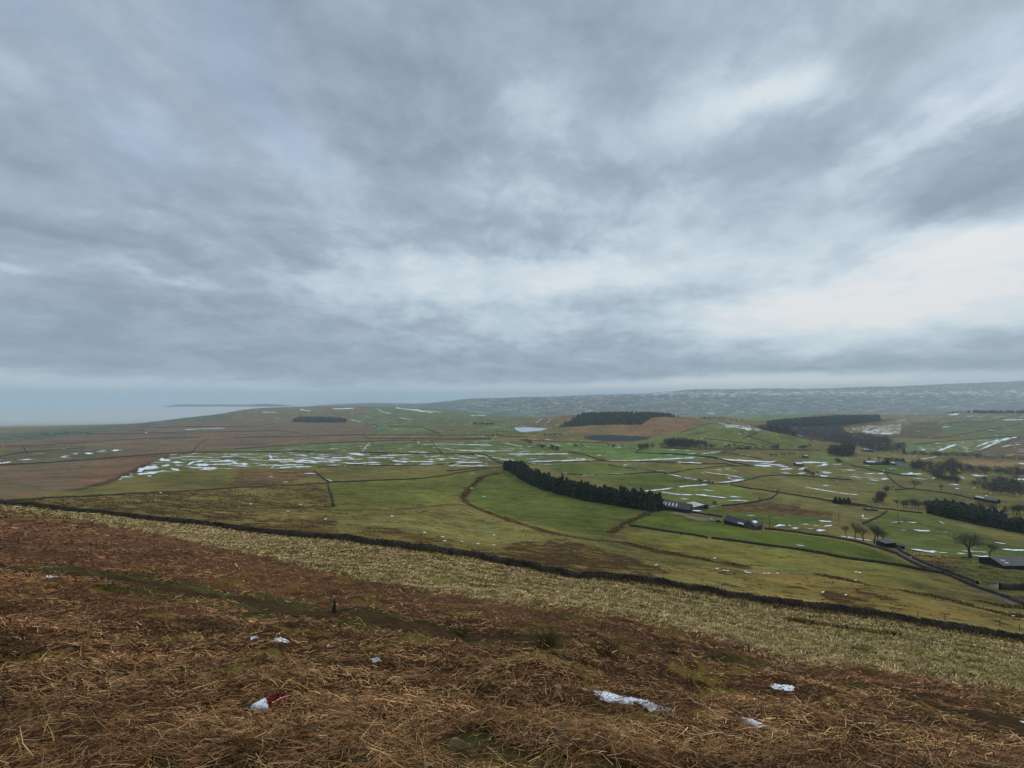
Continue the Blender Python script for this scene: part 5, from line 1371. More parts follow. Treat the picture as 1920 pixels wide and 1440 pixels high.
# shelter belt running down to the barn
BELT = px('k8', [(700, 330), (820, 370), (960, 470), (1130, 560), (1300, 625), (1500, 680), (1700, 735), (1920, 785), (2100, 815), (2330, 850), (2600, 900), (2780, 925), (2915, 945)])
BG = resample(ground(dens(BELT, 6, False)), 3.5)
nn_ = np.gradient(BG, axis=0); nn_ /= np.linalg.norm(nn_, axis=1)[:, None]; nn_ = np.stack([-nn_[:, 1], nn_[:, 0]], 1)
if (nn_ * BG).sum() < 0: nn_ = -nn_
cnt = 0
for i in range(len(BG)):
    for rw in range(3):
        if rng.random() < .03: continue
        q = BG[i] + nn_[i] * (rw * 4.0 + rng.uniform(-1.2, 1.2) + 1) + rng.normal(0, .5, 2)
        z = float(zfun(q[:1], q[1:2])[0])
        plant('conifer', CON[rng.integers(5)], (q[0], q[1], z - .2), rng.uniform(.8, 1.06) * (1.26 + .3 * float(perlin(np.array([i / 3.7]), np.array([rw * .8]), 7)[0])), 'tall dark conifer in the dense shelter belt running down to the long barn', 'conifer', 'conifers of the shelter belt', None, rng.uniform(.9, 1.2)); cnt += 1
for t, lab in (((1212, 958), 'conifer at the barn end of the shelter belt, standing foremost'), ((1222, 960), 'smaller conifer touching the barn at the end of the shelter belt')):
    plant('conifer', CON[rng.integers(5)], one(t), .8, lab, 'conifer', 'conifers of the shelter belt')
print('belt', cnt, round(time.time() - T0, 1))


def in_poly_points(reg, pts, n, jitter=.0):
    p = plan(reg, pts)
    res = []
    lo = p.min(0); hi = p.max(0)
    area_tries = 0
    cell = None
    while len(res) < n and area_tries < 80000:
        area_tries += 1
        x = rng.uniform(lo[0], hi[0]); l = rng.uniform(lo[1], hi[1])
        if not pip(p, np.array([x]), np.array([l]))[0]: continue
        D = math.exp(l)
        q = (x * D, D)
        res.append(q)
    return np.array(res)


# dark plantation at the right: canopy outline traced, bases on the ground below it
PLT = [(990, 625), (1090, 580), (1300, 612), (1500, 665), (1740, 740), (1960, 800), (2200, 860), (2200, 990), (1920, 930), (1700, 880), (1450, 792), (1310, 730), (1200, 680), (1060, 650)]
p = plan('r7', PLT)
lo, hi = p.min(0), p.max(0)
D0, D1 = math.exp(lo[1]), math.exp(hi[1])
gx = []
stp = 4.4
for yy in np.arange(D0, D1, stp):
    for xx in np.arange(lo[0] * D1 - 20, hi[0] * D1 + 20, stp):
        q = (xx + rng.uniform(-1.5, 1.5), yy + rng.uniform(-1.5, 1.5))
        if pip(p, np.array([q[0] / q[1]]), np.array([math.log(q[1])]))[0]: gx.append(q)
random.Random(3).shuffle(gx)
gx = sorted(gx, key=lambda q: q[1])
print('plantation', len(gx))
gx = [q for q in gx if q[0] / q[1] < 1.48]
print('in view', len(gx))
gx_rest = gx[80:]; gx = gx[:80]
for q in gx:
    z = float(zfun(np.array([q[0]]), np.array([q[1]]))[0])
    plant('conifer', CON[rng.integers(5)], (q[0], q[1], z - .2), rng.uniform(.72, 1.05), 'dark conifer packed into the plantation at the right edge below the valley fields', 'conifer', 'conifers of the right hand plantation', None, 1.25)

tv = []; tf = []; toff = 0
for q in gx_rest:
    z = float(zfun(np.array([q[0]]), np.array([q[1]]))[0]); a_ = rng.uniform(0, 6.28); s_ = rng.uniform(.72, 1.05)
    for me_ in CON[rng.integers(5)]:
        co_ = np.zeros(len(me_.vertices) * 3, np.float32); me_.vertices.foreach_get('co', co_); co_ = co_.reshape(-1, 3) * (s_ * 1.25, s_ * 1.25, s_)
        tv.append(np.stack([co_[:, 0] * math.cos(a_) - co_[:, 1] * math.sin(a_) + q[0], co_[:, 0] * math.sin(a_) + co_[:, 1] * math.cos(a_) + q[1], co_[:, 2] + z - .2], 1))
        for pl_ in me_.polygons:
            vs_i = list(pl_.vertices)
            for k_ in range(1, len(vs_i) - 1): tf.append((vs_i[0] + toff, vs_i[k_] + toff, vs_i[k_ + 1] + toff))
        toff += len(co_)
if tv:
    tag(link('conifer_wood', np_mesh('conifer_wood', np.concatenate(tv), np.array(tf), M_conif)), 'back rows of the dark plantation at the right edge', 'wood', kind='stuff')

# bare trees one can tell apart
SINGLE = [
 ((1819, 1046), 12.5, BIG, 'big spreading bare tree with a leaning limb near the dark farm shed'),
 ((1856, 1050), 9.0, BARE[1], 'smaller bare tree between the big spreading one and the farm shed'),
 ((1588, 1008), 7.5, BARE[1], 'leftmost bare tree of the roadside row above the bright field'),
 ((1603, 1011), 10.0, BARE[3], 'twin stemmed tall bare tree in the roadside row'),
 ((1619, 1014), 8.0, BARE[0], 'rounded small bare tree in the middle of the roadside row'),
 ((1640, 1018), 10.5, BARE[0], 'tall round headed bare tree by the end of the roadside row'),
 ((1646, 1018), 9.5, BARE[3], 'slim bare tree leaning beside the tall round headed one'),
 ((1657, 1020), 7.5, BARE[1], 'thin bare tree next to the small roadside shed'),
 ((1714, 917), 11.5, BARE[0], 'broad bare oak standing clear in the right hand valley field'),
 ((1764, 920), 9.0, BARE[2], 'flat topped bare tree right of the broad bare oak'),
 ((1340, 950), 5.5, BUSH[0], 'small round bare bush behind the long barn'),
 ((1457, 928), 5.5, BARE[2], 'lone thorn bush on the black wall slanting right'),
 ((1425, 940), 3.6, BUSH[1], 'dense thorn on the crooked hedge wall'),
 ((1686, 983), 2.4, BUSH[2], 'tiny bush beside the utility pole in the open field'),
]
for pt, H, ms, lab in SINGLE:
    base = 12.0 if ms is BIG or ms in BARE else 10.0
    plant('bare_tree', ms, one(pt), H / base, lab, 'tree', 'bare winter trees', (1.2 if ms is BIG else None))

GROVES = [   # region, outline of the bases, how many, height range, label, group, bush?
 ('r7', [(1080, 290), (1240, 300), (1330, 345), (1200, 320)], 12, (7, 10), 'bare tree at the lower tip of the right hand wood', 'bare trees at the lower wood tip'),
 ('r7', [(720, 545), (1000, 555), (1300, 580), (1560, 580), (1560, 600), (1000, 575), (720, 558)], 26, (6, 9), 'bare tree in the hedgerow behind the right hand plantation', 'hedgerow trees behind the plantation'),
 ('r7', [(1500, 570), (1920, 600), (2050, 650), (1920, 640), (1560, 610)], 14, (6, 10), 'bare tree in the scrub beyond the plantation edge', 'scrub trees beyond the plantation'),
 ('r7', [(490, 560), (560, 440), (640, 385), (690, 375), (640, 470), (560, 545)], 14, (5, 9), 'greyish bare scrub tree in the line above the ruined fold', 'scrub trees above the ruined fold'),
 ('r3', [(1470, 545), (1560, 530), (1780, 548), (1820, 560), (1480, 562)], 24, (14, 22), 'bare tree in the grey wood at the left foot of the green knoll', 'bare trees below the knoll'),
 ('r3', [(1190, 578), (1240, 560), (1420, 558), (1480, 562), (1240, 584)], 14, (9, 16), 'bare tree in the small wood by the dark reservoir dam', 'bare trees by the reservoir dam'),
 ('r4', [(420, 790), (560, 795), (900, 805), (1200, 805), (1500, 800), (1500, 815), (900, 822), (420, 805)], 30, (8, 13), 'bare tree in the line along the valley stream below the knoll', 'bare trees along the valley stream'),
 ('r3', [(420, 510), (500, 545), (640, 565), (720, 590), (690, 592), (520, 560), (410, 515)], 22, (7, 13), 'dark bushy tree in the slanting hedge at the valley edge', 'trees of the slanting hedge'),
 ('r3', [(780, 548), (1030, 545), (1180, 550), (1180, 556), (780, 554)], 18, (5, 8), 'small bare tree in the straight row across the green valley floor', 'trees of the valley row'),
 ('r3', [(520, 468), (700, 468), (690, 476), (520, 476)], 10, (7, 11), 'bare tree between the two reservoirs', 'trees between the reservoirs'),
 ('r3', [(130, 462), (390, 462), (390, 470), (130, 468)], 12, (5, 8), 'low bare tree left of the pale reservoir', 'trees left of the pale reservoir'),
 ('r3', [(15, 388), (215, 388), (215, 394), (15, 392)], 14, (12, 18), 'dark tree in the copse across the fields left of the reservoir', 'trees of the far copse'),
 ('r5', [(300, 940), (400, 925), (660, 930), (740, 950), (720, 955), (380, 940)], 14, (6, 10), 'bare tree behind the white farmhouse', 'bare trees behind the farmhouse'),
 ('k7', [(880, 380), (1000, 500), (1200, 480), (1230, 590), (1000, 560), (940, 500)], 7, (4, 7), 'dark thorn by the brown farm track among the snow', 'thorns by the snowy track'),
 ('k7', [(90, 180), (700, 140), (760, 160), (160, 190)], 7, (5, 8), 'small bare tree in the thin line across the far green field', 'trees of the thin line'),
 ('k7', [(820, 205), (1020, 215), (1010, 222), (830, 215)], 4, (5, 7), 'bush beside the tiny snowy field barn', 'bushes by the field barn'),
 ('k7', [(1520, 290), (1620, 290), (1700, 330), (1830, 325), (1830, 335), (1520, 300)], 6, (7, 10), 'round dark tree at the left end of the small green farmhouse field', 'round trees by the farmhouse field'),
 ('r1', [(640, 408), (780, 398), (950, 388), (950, 396), (700, 412)], 14, (6, 10), 'dark distant tree in the broken row along the left ridge', 'trees along the left ridge'),
]
ntree = 0
for reg, pts, n, (h0, h1), lab, grp in GROVES:
    for q in in_poly_points(reg, pts, n):
        z = float(zfun(np.array([q[0]]), np.array([q[1]]))[0])
        H = rng.uniform(h0, h1)
        if rng.random() < .35: ms, bs = BARE[rng.integers(4)], 12.0
        else: ms, bs = BUSH[rng.integers(4)], 10.0
        plant('bare_tree', ms, (q[0], q[1], z - .1), H / bs, lab, 'tree', grp); ntree += 1
print('trees', ntree, round(time.time() - T0, 1))
for (u, v_), H, lab in (((1567, 944), 6.5, 'conifer at the left of the small clump beside the black wall'), ((1575, 945), 7, 'second conifer of the small clump beside the black wall'), ((1583, 945), 6.5, 'third conifer of the small clump beside the black wall'), ((1591, 945), 6.5, 'conifer at the right of the small clump beside the black wall'),
                        ((1656, 872), 9, 'dark evergreen between the cottage row and the white house'), ((1663, 872), 10, 'wide dark evergreen right of the cottage row'), ((1693, 868), 10, 'dark evergreen rising behind the white house'), ((1695, 850), 11, 'dark evergreen standing on the long straight hedge')):
    plant('conifer', CON[rng.integers(5)], one((u, v_)), H / 13, lab, 'conifer', 'single evergreens in the fields', None, 1.5)


def wood(name, reg, pts, n, H, label, conifer=True, seed=0, mat=None, dmin=1.0):
    """a far wood that reads as one mass"""
    r = np.random.default_rng(seed)
    p = plan(reg, pts, dmin)
    lo, hi = p.min(0), p.max(0)
    n = n if conifer else int(n * .72)
    xs = r.uniform(lo[0], hi[0], n * 6); ls = r.uniform(lo[1], hi[1], n * 6)
    k = pip(p, xs, ls); xs = xs[k][:n]; ls = ls[k][:n]
    D = np.exp(ls); x = xs * D; z = zfun(x, D)
    V = []; F = []
    for a, b_, c in zip(x, D, z):
        h_ = H * (r.uniform(.75, 1.12) if conifer else r.uniform(.45, 1.2) * (.92 + .75 * float(perlin(np.array([a / 40]), np.array([b_ / 40]), 71)[0])))
        if conifer:
            rad = h_ * .24
            for (z0, z1, rr_) in ((.05, .5, 1.0), (.3, .75, .8), (.55, 1.0, .55)):
                b0 = len(V)
                m = 6; ph = r.uniform(0, 6)
                for i in range(m):
                    q = rad * rr_ * r.uniform(.75, 1.2)
                    V.append((a + q * math.cos(ph + i * 1.047), b_ + q * math.sin(ph + i * 1.047), c + h_ * z0 + r.uniform(-.05, .05) * h_))
                V.append((a, b_, c + h_ * z1))
                F += [(b0 + i, b0 + (i + 1) % m, b0 + m) for i in range(m)]
        else:
            for i in range(44):
                u = r.normal(0, 1, 3); u /= np.linalg.norm(u); q = r.random()**.45
                cc = np.array([a + u[0] * h_ * .36 * q, b_ + u[1] * h_ * .36 * q, c + h_ * (.55 + .45 * u[2] * q)])
                d_ = r.normal(0, 1, 3); d_[2] += .8; d_ /= np.linalg.norm(d_); s = np.cross(d_, r.normal(0, 1, 3)); s /= np.linalg.norm(s) + 1e-6
                b0 = len(V); V += [cc - s * h_ * .03, cc + s * h_ * .03, cc + d_ * h_ * .2]; F.append((b0, b0 + 1, b0 + 2))
    o = link(name, np_mesh(name, np.array(V), np.array(F), mat or (M_conif if conifer else M_twig)))
    tag(o, label, 'wood', kind='stuff')


wood('conifer_wood', 'r3', [(665, 404), (760, 355), (840, 312), (930, 292), (1000, 292), (1180, 296), (1330, 300), (1450, 312), (1580, 334), (1400, 328), (1370, 332), (1290, 386), (950, 388), (800, 398)], 4200, 15, 'dark conifer plantation on the brown hill above the reservoirs', True, 1)
wood('conifer_wood', 'r2', [(430, 366), (480, 345), (620, 345), (800, 350), (848, 368), (640, 371)], 700, 24, 'dark rectangular plantation alone on the moor ridge', True, 2)
wood('conifer_wood', 'r5', [(945, 450), (1100, 446), (1395, 447), (1395, 453), (960, 458)], 150, 17, 'left strip of dark conifers along the right hand hilltop', True, 3)
wood('conifer_wood', 'r5', [(1415, 444), (1920, 448), (2150, 450), (2150, 458), (1415, 452)], 190, 18, 'right strip of dark conifers along the right hand hilltop', True, 4)
wood('conifer_wood', 'r4', [(1060, 560), (1280, 535), (1560, 515), (1920, 500), (2180, 495), (2190, 530), (1800, 580), (1500, 590), (1060, 590)], 2200, 21, 'dark conifer forest across the upper side of the wooded valley', True, 5)
wood('bare_wood', 'r4', [(890, 595), (1300, 600), (1800, 600), (1900, 690), (1920, 770), (1700, 745), (1500, 720), (1200, 650)], 1500, 17, 'grey bare woodland filling the valley behind the green knoll', False, 6)
wood('bare_wood', 'r5', [(0, 680), (200, 660), (360, 690), (620, 720), (560, 780), (300, 800), (160, 770), (0, 740)], 700, 18, 'bare woodland around the valley mouth above the village', False, 7)
wood('bare_wood', 'r4', [(380, 500), (640, 505), (880, 540), (900, 560), (560, 530), (380, 515)], 200, 12, 'dark wood edge behind the brown hill shoulder', False, 8)
wood('bare_wood', 'r1', [(290, 470), (400, 460), (560, 452), (680, 446), (680, 456), (300, 478)], 160, 9, 'dark wood strip on the left edge of the moor', False, 9)
wood('bare_wood', 'r1', [(960, 436), (1080, 426), (1090, 436), (970, 440)], 60, 8, 'small dark copse on the brown moor', False, 10)
wood('bare_wood', 'r7', [(850, 205), (870, 165), (1100, 150), (1330, 175), (1360, 230), (1260, 290), (1100, 300), (1010, 250)], 330, 12, 'grey bare wood filling the ground right of the small farmhouse field', False, 11)
wood('bare_wood', 'r7', [(1340, 205), (1600, 215), (1920, 230), (2100, 250), (2100, 300), (1800, 275), (1380, 245)], 260, 11, 'long belt of bare wood below the tan field', False, 12)
wood('bare_wood', 'r7', [(1410, 335), (1600, 295), (1800, 335), (1920, 405), (1960, 480), (1700, 440), (1660, 450), (1420, 380)], 260, 10, 'bare streamside wood beyond the long grey sheds', False, 13)
wood('bare_wood', 'r5', [(-20, 880), (0, 820), (200, 850), (220, 885), (60, 888)], 320, 19, 'grey wood left of the village', False, 14)
wood('bare_wood', 'r5', [(380, 760), (560, 740), (720, 775), (740, 845), (500, 855), (300, 850)], 300, 16, 'bare trees crowding among the village houses', False, 15)
wood('bare_wood', 'r5', [(620, 852), (900, 864), (1300, 887), (1920, 920), (2100, 930), (2100, 938), (1300, 898), (620, 862)], 330, 8, 'long straight dark hedge below the right hand hill', False, 16)
wood('bare_wood', 'r3', [(1470, 550), (1560, 535), (1780, 550), (1820, 562), (1480, 564)], 130, 18, 'grey wood at the left foot of the green knoll', False, 17)
print('woods', round(time.time() - T0, 1))

# ------------------------------------------------------------------ buildings
def frame(pa, pb):
    A = one(pa); B = one(pb)
    d = B[:2] - A[:2]; L = float(np.linalg.norm(d))
    rz = math.atan2(d[1], d[0])
    return A, L, rz, min(A[2], B[2])


def gable(name, pa, pb, depth, eave, ridge, label, cat, wall, roof, skylights=None, chimneys=(), windows=0, doors=(), snow_roof=None, group=None, over=.3):
    """front foot between two ground points; ridge runs along the front; the house stretches away from the viewer"""
    A, L, rz, zb = frame(pa, pb)
    e = empty(name, (A[0], A[1], zb), rz)
    tag(e, label, cat, group)
    mid = depth / 2
    MB().prism([(0, -1.0), (depth, -1.0), (depth, eave), (mid, ridge), (0, eave)], 0, L).build('wall', wall, e)
    t = .16
    k = (ridge - eave) / mid
    ro = MB()
    ro.prism([(-over, eave - over * k + .03), (mid, ridge + .03), (mid, ridge + .03 + t), (-over, eave - over * k + .03 + t)], -over, L + over)
    ro.prism([(mid + .002, ridge + .03), (depth + over, eave - over * k + .03), (depth + over, eave - over * k + .03 + t), (mid + .002, ridge + .03 + t)], -over, L + over)
    rf = ro.build('roof', roof, e)

    def on_roof(x0, x1, f0, f1, up=.05):
        y0, y1 = mid * f0, mid * f1
        za = eave + k * y0 + .03 + t; zc = eave + k * y1 + .03 + t
        return MB().prism([(y0, za - .02), (y1, zc - .02), (y1, zc + up), (y0, za + up)], x0, x1)
    if skylights:
        for (x0, x1, f0, f1) in skylights:
            on_roof(x0 * L, x1 * L, f0, f1).build('skylight', M_sky_l, rf)
    if snow_roof:
        for (x0, x1, f0, f1) in snow_roof:
            on_roof(x0 * L, x1 * L, f0, f1, .08).build('snow_cover', M_snow, rf)
    for c in chimneys:
        MB().box(c * L - .35, c * L + .35, mid - .35, mid + .35, ridge - .3, ridge + 1.1).build('chimney', wall, rf)
    for i in range(windows):
        x = L * (i + .5) / windows
        MB().box(x - .45, x + .45, -.05, .05, eave * .35, eave * .35 + 1.1).build('window', M_glass, e)
    for (x, w, hh) in doors:
        MB().box(x * L - w / 2, x * L + w / 2, -.06, .06, -.5, hh).build('door', M_dark, e)
    return e


def flat_shed(name, pa, pb, depth, hgt, label, wall, roofm, slope=.4, open_front=False):
    A, L, rz, zb = frame(pa, pb)
    e = empty(name, (A[0], A[1], zb), rz); tag(e, label, 'shed')
    if open_front:
        MB().box(0, L, depth - .15, depth, -.8, hgt + slope - .02).build('wall', wall, e)
        MB().box(0, .15, 0, depth - .152, -.8, hgt - .02).build('wall', wall, e)
        MB().box(L - .15, L, 0, depth - .152, -.8, hgt - .02).build('wall', wall, e)
        for t in np.linspace(.25, .75, 3):
            MB().box(L * t - .1, L * t + .1, 0, .2, -.8, hgt - .02).build('post', M_pole, e)
    else:
        MB().prism([(0, -.8), (depth, -.8), (depth, hgt + slope), (0, hgt)], 0, L).build('wall', wall, e)
        MB().box(L * .3, L * .3 + 1.2, -.05, .05, -.4, min(2.0, hgt * .8)).build('door', M_dark, e)
    k = slope / depth
    MB().prism([(-.3, hgt - .3 * k + .01), (depth + .3, hgt + slope + .3 * k + .01), (depth + .3, hgt + slope + .3 * k + .15), (-.3, hgt - .3 * k + .15)], -.3, L + .3).build('roof', roofm, e)
    return e


gable('barn', (1226, 954), (1293, 962), 15, 3.2, 6.0, 'long dark barn with slanted pale roof lights at the end of the shelter belt', 'barn', M_dark, M_slate,
      [(.30, .345, .25, .75), (.40, .445, .22, .75), (.50, .545, .2, .75), (.60, .645, .2, .75), (.23, .27, .3, .8)], (), 0, [(.4, 3, 2.8), (.75, 3, 2.8)])
flat_shed('shed', (1299, 957), (1320, 955), 9, 3.6, 'flat roofed shed with a snow dusted roof beside the long dark barn', M_stonew, M_white, .3)
flat_shed('shed', (1320.6, 954.6), (1328, 954), 7, 3.4, 'dark square lean to right of the snow dusted shed', M_dark, M_slate, .3)
gable('barn', (1357, 982), (1415, 994), 9, 2.6, 4.8, 'low dark barn with one long pale roof strip beside the parked vehicles', 'barn', M_dark, M_slate, [(.46, .93, .0, .3)], (), 0, [(.2, 2.5, 2.4)])
gable('stone_house', (1416.5, 994.5), (1430, 993), 7, 3.2, 5.2, 'small brown stone house with roof snow ending the low dark barn', 'house', M_stonew, M_slate, None, (.8,), 2, [(.5, 1, 2)], [(.25, .75, .45, .9)])
flat_shed('shed', (1660, 1026), (1680, 1027), 4.5, 2.7, 'small open fronted roadside shed with a pale flat roof', M_dark, M_slate2, .3, True)
flat_shed('shed', (1680.6, 1027.5), (1697, 1030), 3.5, 1.6, 'low lean to with a dark roof attached right of the roadside shed', M_dark, M_slate, .2)
gable('barn', (1881, 1066), (1960, 1071), 9, 2.6, 4.4, 'grey roofed farm shed with two roof lights cut by the right edge', 'barn', M_dark, M_slate2, [(.13, .22, .2, .35), (.13, .22, .5, .65)], (), 0, [(.5, 3, 2.5)])
gable('barn', (1826, 937), (1843, 940), 8, 3.0, 4.6, 'left of two long grey sheds in the valley below the stream wood', 'barn', M_dark, M_slate2, None, (), 0, [(.5, 2, 2.4)], [(.05, .95, .3, .6)])
gable('barn', (1844, 941), (1868, 944.5), 8, 3.0, 4.6, 'right of two long grey sheds in the valley below the stream wood', 'barn', M_dark, M_slate2, None, (), 0, [(.5, 2, 2.4)])
gable('cottage_row', (1626, 871.5), (1655, 872.5), 8, 4.6, 7.2, 'long row of pale cottages among bare trees below the village', 'house', M_stonew, M_slate2, None, (.1, .5, .9), 6, [(.3, 1, 2), (.7, 1, 2)], [(.02, .6, .2, .8)])
gable('cottage', (1672, 872.5), (1679, 873), 7, 3.5, 5.6, 'tiny cottage with a snowy roof left of the white farmhouse', 'house', M_stonew, M_slate2, None, (.5,), 1, [], [(.05, .95, .2, .9)])
gable('farmhouse', (1686, 874), (1699, 874.5), 9, 4.8, 7.6, 'white farmhouse under a dark evergreen beside the right hand wood', 'house', M_white, M_slate2, None, (.15, .85), 3, [(.5, 1, 2)])
for (a, b_, lab, m_, sn_) in (((1635, 828), (1640, 828), 'white village house highest among the bare trees', M_white, None), ((1645, 831), (1654, 831.5), 'long grey village house right of the white one', M_stonew, [(.05, .95, .2, .8)]),
                         ((1673, 830), (1678, 830), 'pale village house near the open green field', M_white, None), ((1685, 832), (1692, 832.5), 'grey village house at the right end of the village', M_stonew, [(.05, .95, .3, .8)]),
                         ((1649, 836), (1658, 836.5), 'village house lower down with a pale roof', M_stonew, [(.05, .95, .1, .9)]), ((1662, 834), (1667, 834), 'small village cottage between the pale roofs', M_stonew, None), ((1617, 846), (1634, 848), 'long low village barn with a snowy roof edge', M_stonew, [(.02, .98, .1, .6)])):
    gable('village_house', a, b_, 9, 4.8, 8.0, lab, 'house', m_, M_slate2, None, (.2,), 2, [], sn_, 'village houses among the trees')
gable('field_barn', (1509, 858.5), (1516, 858.8), 7, 3.2, 5.2, 'tiny field barn with a snowy roof in the far green field', 'barn', M_stonew, M_slate2, None, (), 0, [(.5, 1.5, 2.2)], [(.05, .95, .1, .9)])
gable('field_barn', (1911, 951), (1918, 952), 6, 2.6, 4.2, 'small white shed in the scrub at the right edge', 'barn', M_white, M_slate2, None, (), 0, [(.5, 1.2, 2)])
gable('farmhouse', (1494, 874.5), (1507, 875), 8, 3.8, 6.2, 'snow covered farm building by the brown track among the drifts', 'house', M_stonew, M_slate2, None, (.8,), 2, [], [(.0, .9, .1, .9)])
gable('field_barn', (1852, 809), (1862, 809.5), 9, 4.0, 7.0, 'lone hillside barn with a snowy roof on the right', 'barn', M_stonew, M_slate2, None, (), 0, [(.5, 2, 2.4)], [(.05, .95, .1, .8)])

# ruined fold beside the lane
mb = MB()
A, L, rz, zb = frame((1631, 958.5), (1646, 958))
e = empty('stone_ruin', (A[0], A[1], zb), rz); tag(e, 'dark roofless stone ruin beside the scrub line above the lone utility pole', 'ruin')
for s in ((0, L, 0, .5, -.5, 1.6), (0, .5, .502, 5, -.5, 2.3), (L - .5, L, .502, 5, -.5, 1.2)):
    mb.box(*s)
mb.build('wall', M_stonew, e)

# white field gate by the lane
A, L, rz, zb = frame((1852, 1109), (1866, 1114))
e = empty('field_gate', (A[0], A[1], zb), rz); tag(e, 'pale wooden field gate beside the lane at the yard corner', 'gate')
for z_ in (.25, .55, .85, 1.15): MB().box(.1, L - .1, -.03, .03, z_, z_ + .1).build('rail', M_sky_l, e)
for x_ in (0, L - .14): MB().box(x_, x_ + .14, -.07, .07, -.4, 1.4).build('gate_post', M_pole, e)
mb = MB(); mb.add([(.1, .035, .2), (.2, .035, .2), (L - .1, .035, 1.2), (L - .2, .035, 1.2), (.1, .06, .2), (.2, .06, .2), (L - .1, .06, 1.2), (L - .2, .06, 1.2)], [(0, 1, 2, 3), (4, 7, 6, 5), (0, 4, 5, 1), (1, 5, 6, 2), (2, 6, 7, 3), (3, 7, 4, 0)])
mb.build('brace', M_sky_l, e)

# utility poles
for (u, v_, H, lab) in ((1443.5, 995, 9.0, 'utility pole standing right of the small brown stone house'), (1684, 983, 8.5, 'utility pole alone in the open field above the roadside trees'), (1573, 983, 8.0, 'utility pole among the brown rushes left of the roadside trees')):
    c = one((u, v_))
    e = empty('utility_pole', c, .3); tag(e, lab, 'utility pole', 'wooden utility poles')
    MB().tube((0, 0, -.5), (0, 0, H), .17, .12, 8).build('pole', M_pole, e)
    MB().box(-.7, .7, -.06, .06, H - .6, H - .45).build('crossarm', M_pole, e)
    for x_ in (-.6, 0.35, .6): MB().tube((x_, 0, H - .45), (x_, 0, H - .25), .05, .03, 6).build('insulator', M_dark, e)


# parked vehicles by the low barn
def car(pt, rz, mat, label, pickup):
    e = empty('parked_car', one(pt), rz); tag(e, label, 'vehicle', 'vehicles parked by the barns')
    prof = [(-2.1, .35), (2.1, .35), (2.15, .75), (1.9, .95), (1.05, 1.02), (.55, 1.62), (-.5 if pickup else -1.6, 1.66), (-.75 if pickup else -2.0, 1.05), (-2.15, .98)]
    mb = MB(); n = len(prof)
    vs = [(x, -.85, z) for x, z in prof] + [(x, .85, z) for x, z in prof]
    for i in (5, 6):
        vs[i] = (vs[i][0], -.68, vs[i][2]); vs[n + i] = (vs[n + i][0], .68, vs[n + i][2])
    mb.add(vs, [tuple(range(n)), tuple(range(2 * n - 1, n - 1, -1))] + [(i, n + i, n + (i + 1) % n, (i + 1) % n) for i in range(n)])
    mb.build('body', mat, e)
    for s in (-1, 1):
        x1 = -.55 if pickup else -1.6
        MB().add([(.85, s * .83, 1.08), (x1 - .1, s * .84, 1.1), (x1, s * .73, 1.55), (.45, s * .725, 1.54), (.85, s * .80, 1.08), (x1 - .1, s * .81, 1.1), (x1, s * .70, 1.55), (.45, s * .695, 1.54)], [(0, 1, 2, 3), (4, 7, 6, 5), (0, 4, 5, 1), (1, 5, 6, 2), (2, 6, 7, 3), (3, 7, 4, 0)]).build('window', M_glass, e)
        for x in (-1.35, 1.35):
            MB().tube((x, s * .68, .34), (x, s * .9, .34), .34, .34, 14).build('wheel', M_tyre, e)
    MB().add([(1.0, -.72, 1.06), (1.0, .72, 1.06), (.6, .62, 1.58), (.6, -.62, 1.58), (1.04, -.72, 1.06), (1.04, .72, 1.06), (.64, .62, 1.58), (.64, -.62, 1.58)], [(0, 1, 2, 3), (4, 7, 6, 5), (0, 4, 5, 1), (1, 5, 6, 2), (2, 6, 7, 3), (3, 7, 4, 0)]).build('windscreen', M_glass, e)
    return e


car((1334, 977), 1.2, M_car2, 'pale parked vehicle at the left of the pair by the low dark barn', False)
car((1347, 979), -.4, M_car1, 'dark blue parked pickup nearest the low dark barn', True)

# ------------------------------------------------------------------ sky
SUN_EL, SUN_AZ = math.radians(38), math.radians(58)     # azimuth to the right of the view direction
w = bpy.data.worlds.new("World"); sc.world = w; w.use_nodes = True
nt = w.node_tree; nt.nodes.clear(); h = N(nt)
out = h.new('ShaderNodeOutputWorld')
dirv = h.new('ShaderNodeTexCoord').outputs['Generated']
sx = h.new('ShaderNodeSeparateXYZ'); h.l.new(dirv, sx.inputs[0])
dx, dy, dz = sx.outputs
zz = h.m('ADD', h.m('MAXIMUM', dz, 0.0), .09)
cb = h.new('ShaderNodeCombineXYZ'); h.l.new(h.m('DIVIDE', dx, zz), cb.inputs[0]); h.l.new(h.m('DIVIDE', dy, zz), cb.inputs[1])
pl = cb.outputs[0]                                       # position on a flat cloud deck
mpc = h.new('ShaderNodeMapping'); mpc.inputs['Rotation'].default_value = (0, 0, .5); mpc.inputs['Scale'].default_value = (.75, 1.25, 1); h.l.new(pl, mpc.inputs[0])
na = h.noise(mpc.outputs[0], 1.05, 8, .56, .5)
nb_ = h.noise(mpc.outputs[0], 3.1, 7, .6, .35)
nc_ = h.noise(pl, .42, 4, .5, .3)
wn_ = h.new('ShaderNodeTexNoise'); wn_.inputs['Scale'].default_value = 1.6; wn_.inputs['Detail'].default_value = 8; wn_.inputs['Roughness'].default_value = .62
cb2 = h.new('ShaderNodeCombineXYZ'); z2 = h.m('ADD', h.m('MAXIMUM', dz, 0.0), .28); h.l.new(h.m('DIVIDE', dx, z2), cb2.inputs[0]); h.l.new(h.m('DIVIDE', dy, z2), cb2.inputs[1])
h.l.new(cb2.outputs[0], wn_.inputs['Vector'])
wsub = h.new('ShaderNodeVectorMath', operation='SUBTRACT'); h.l.new(wn_.outputs['Color'], wsub.inputs[0]); wsub.inputs[1].default_value = (.5, .5, .5)
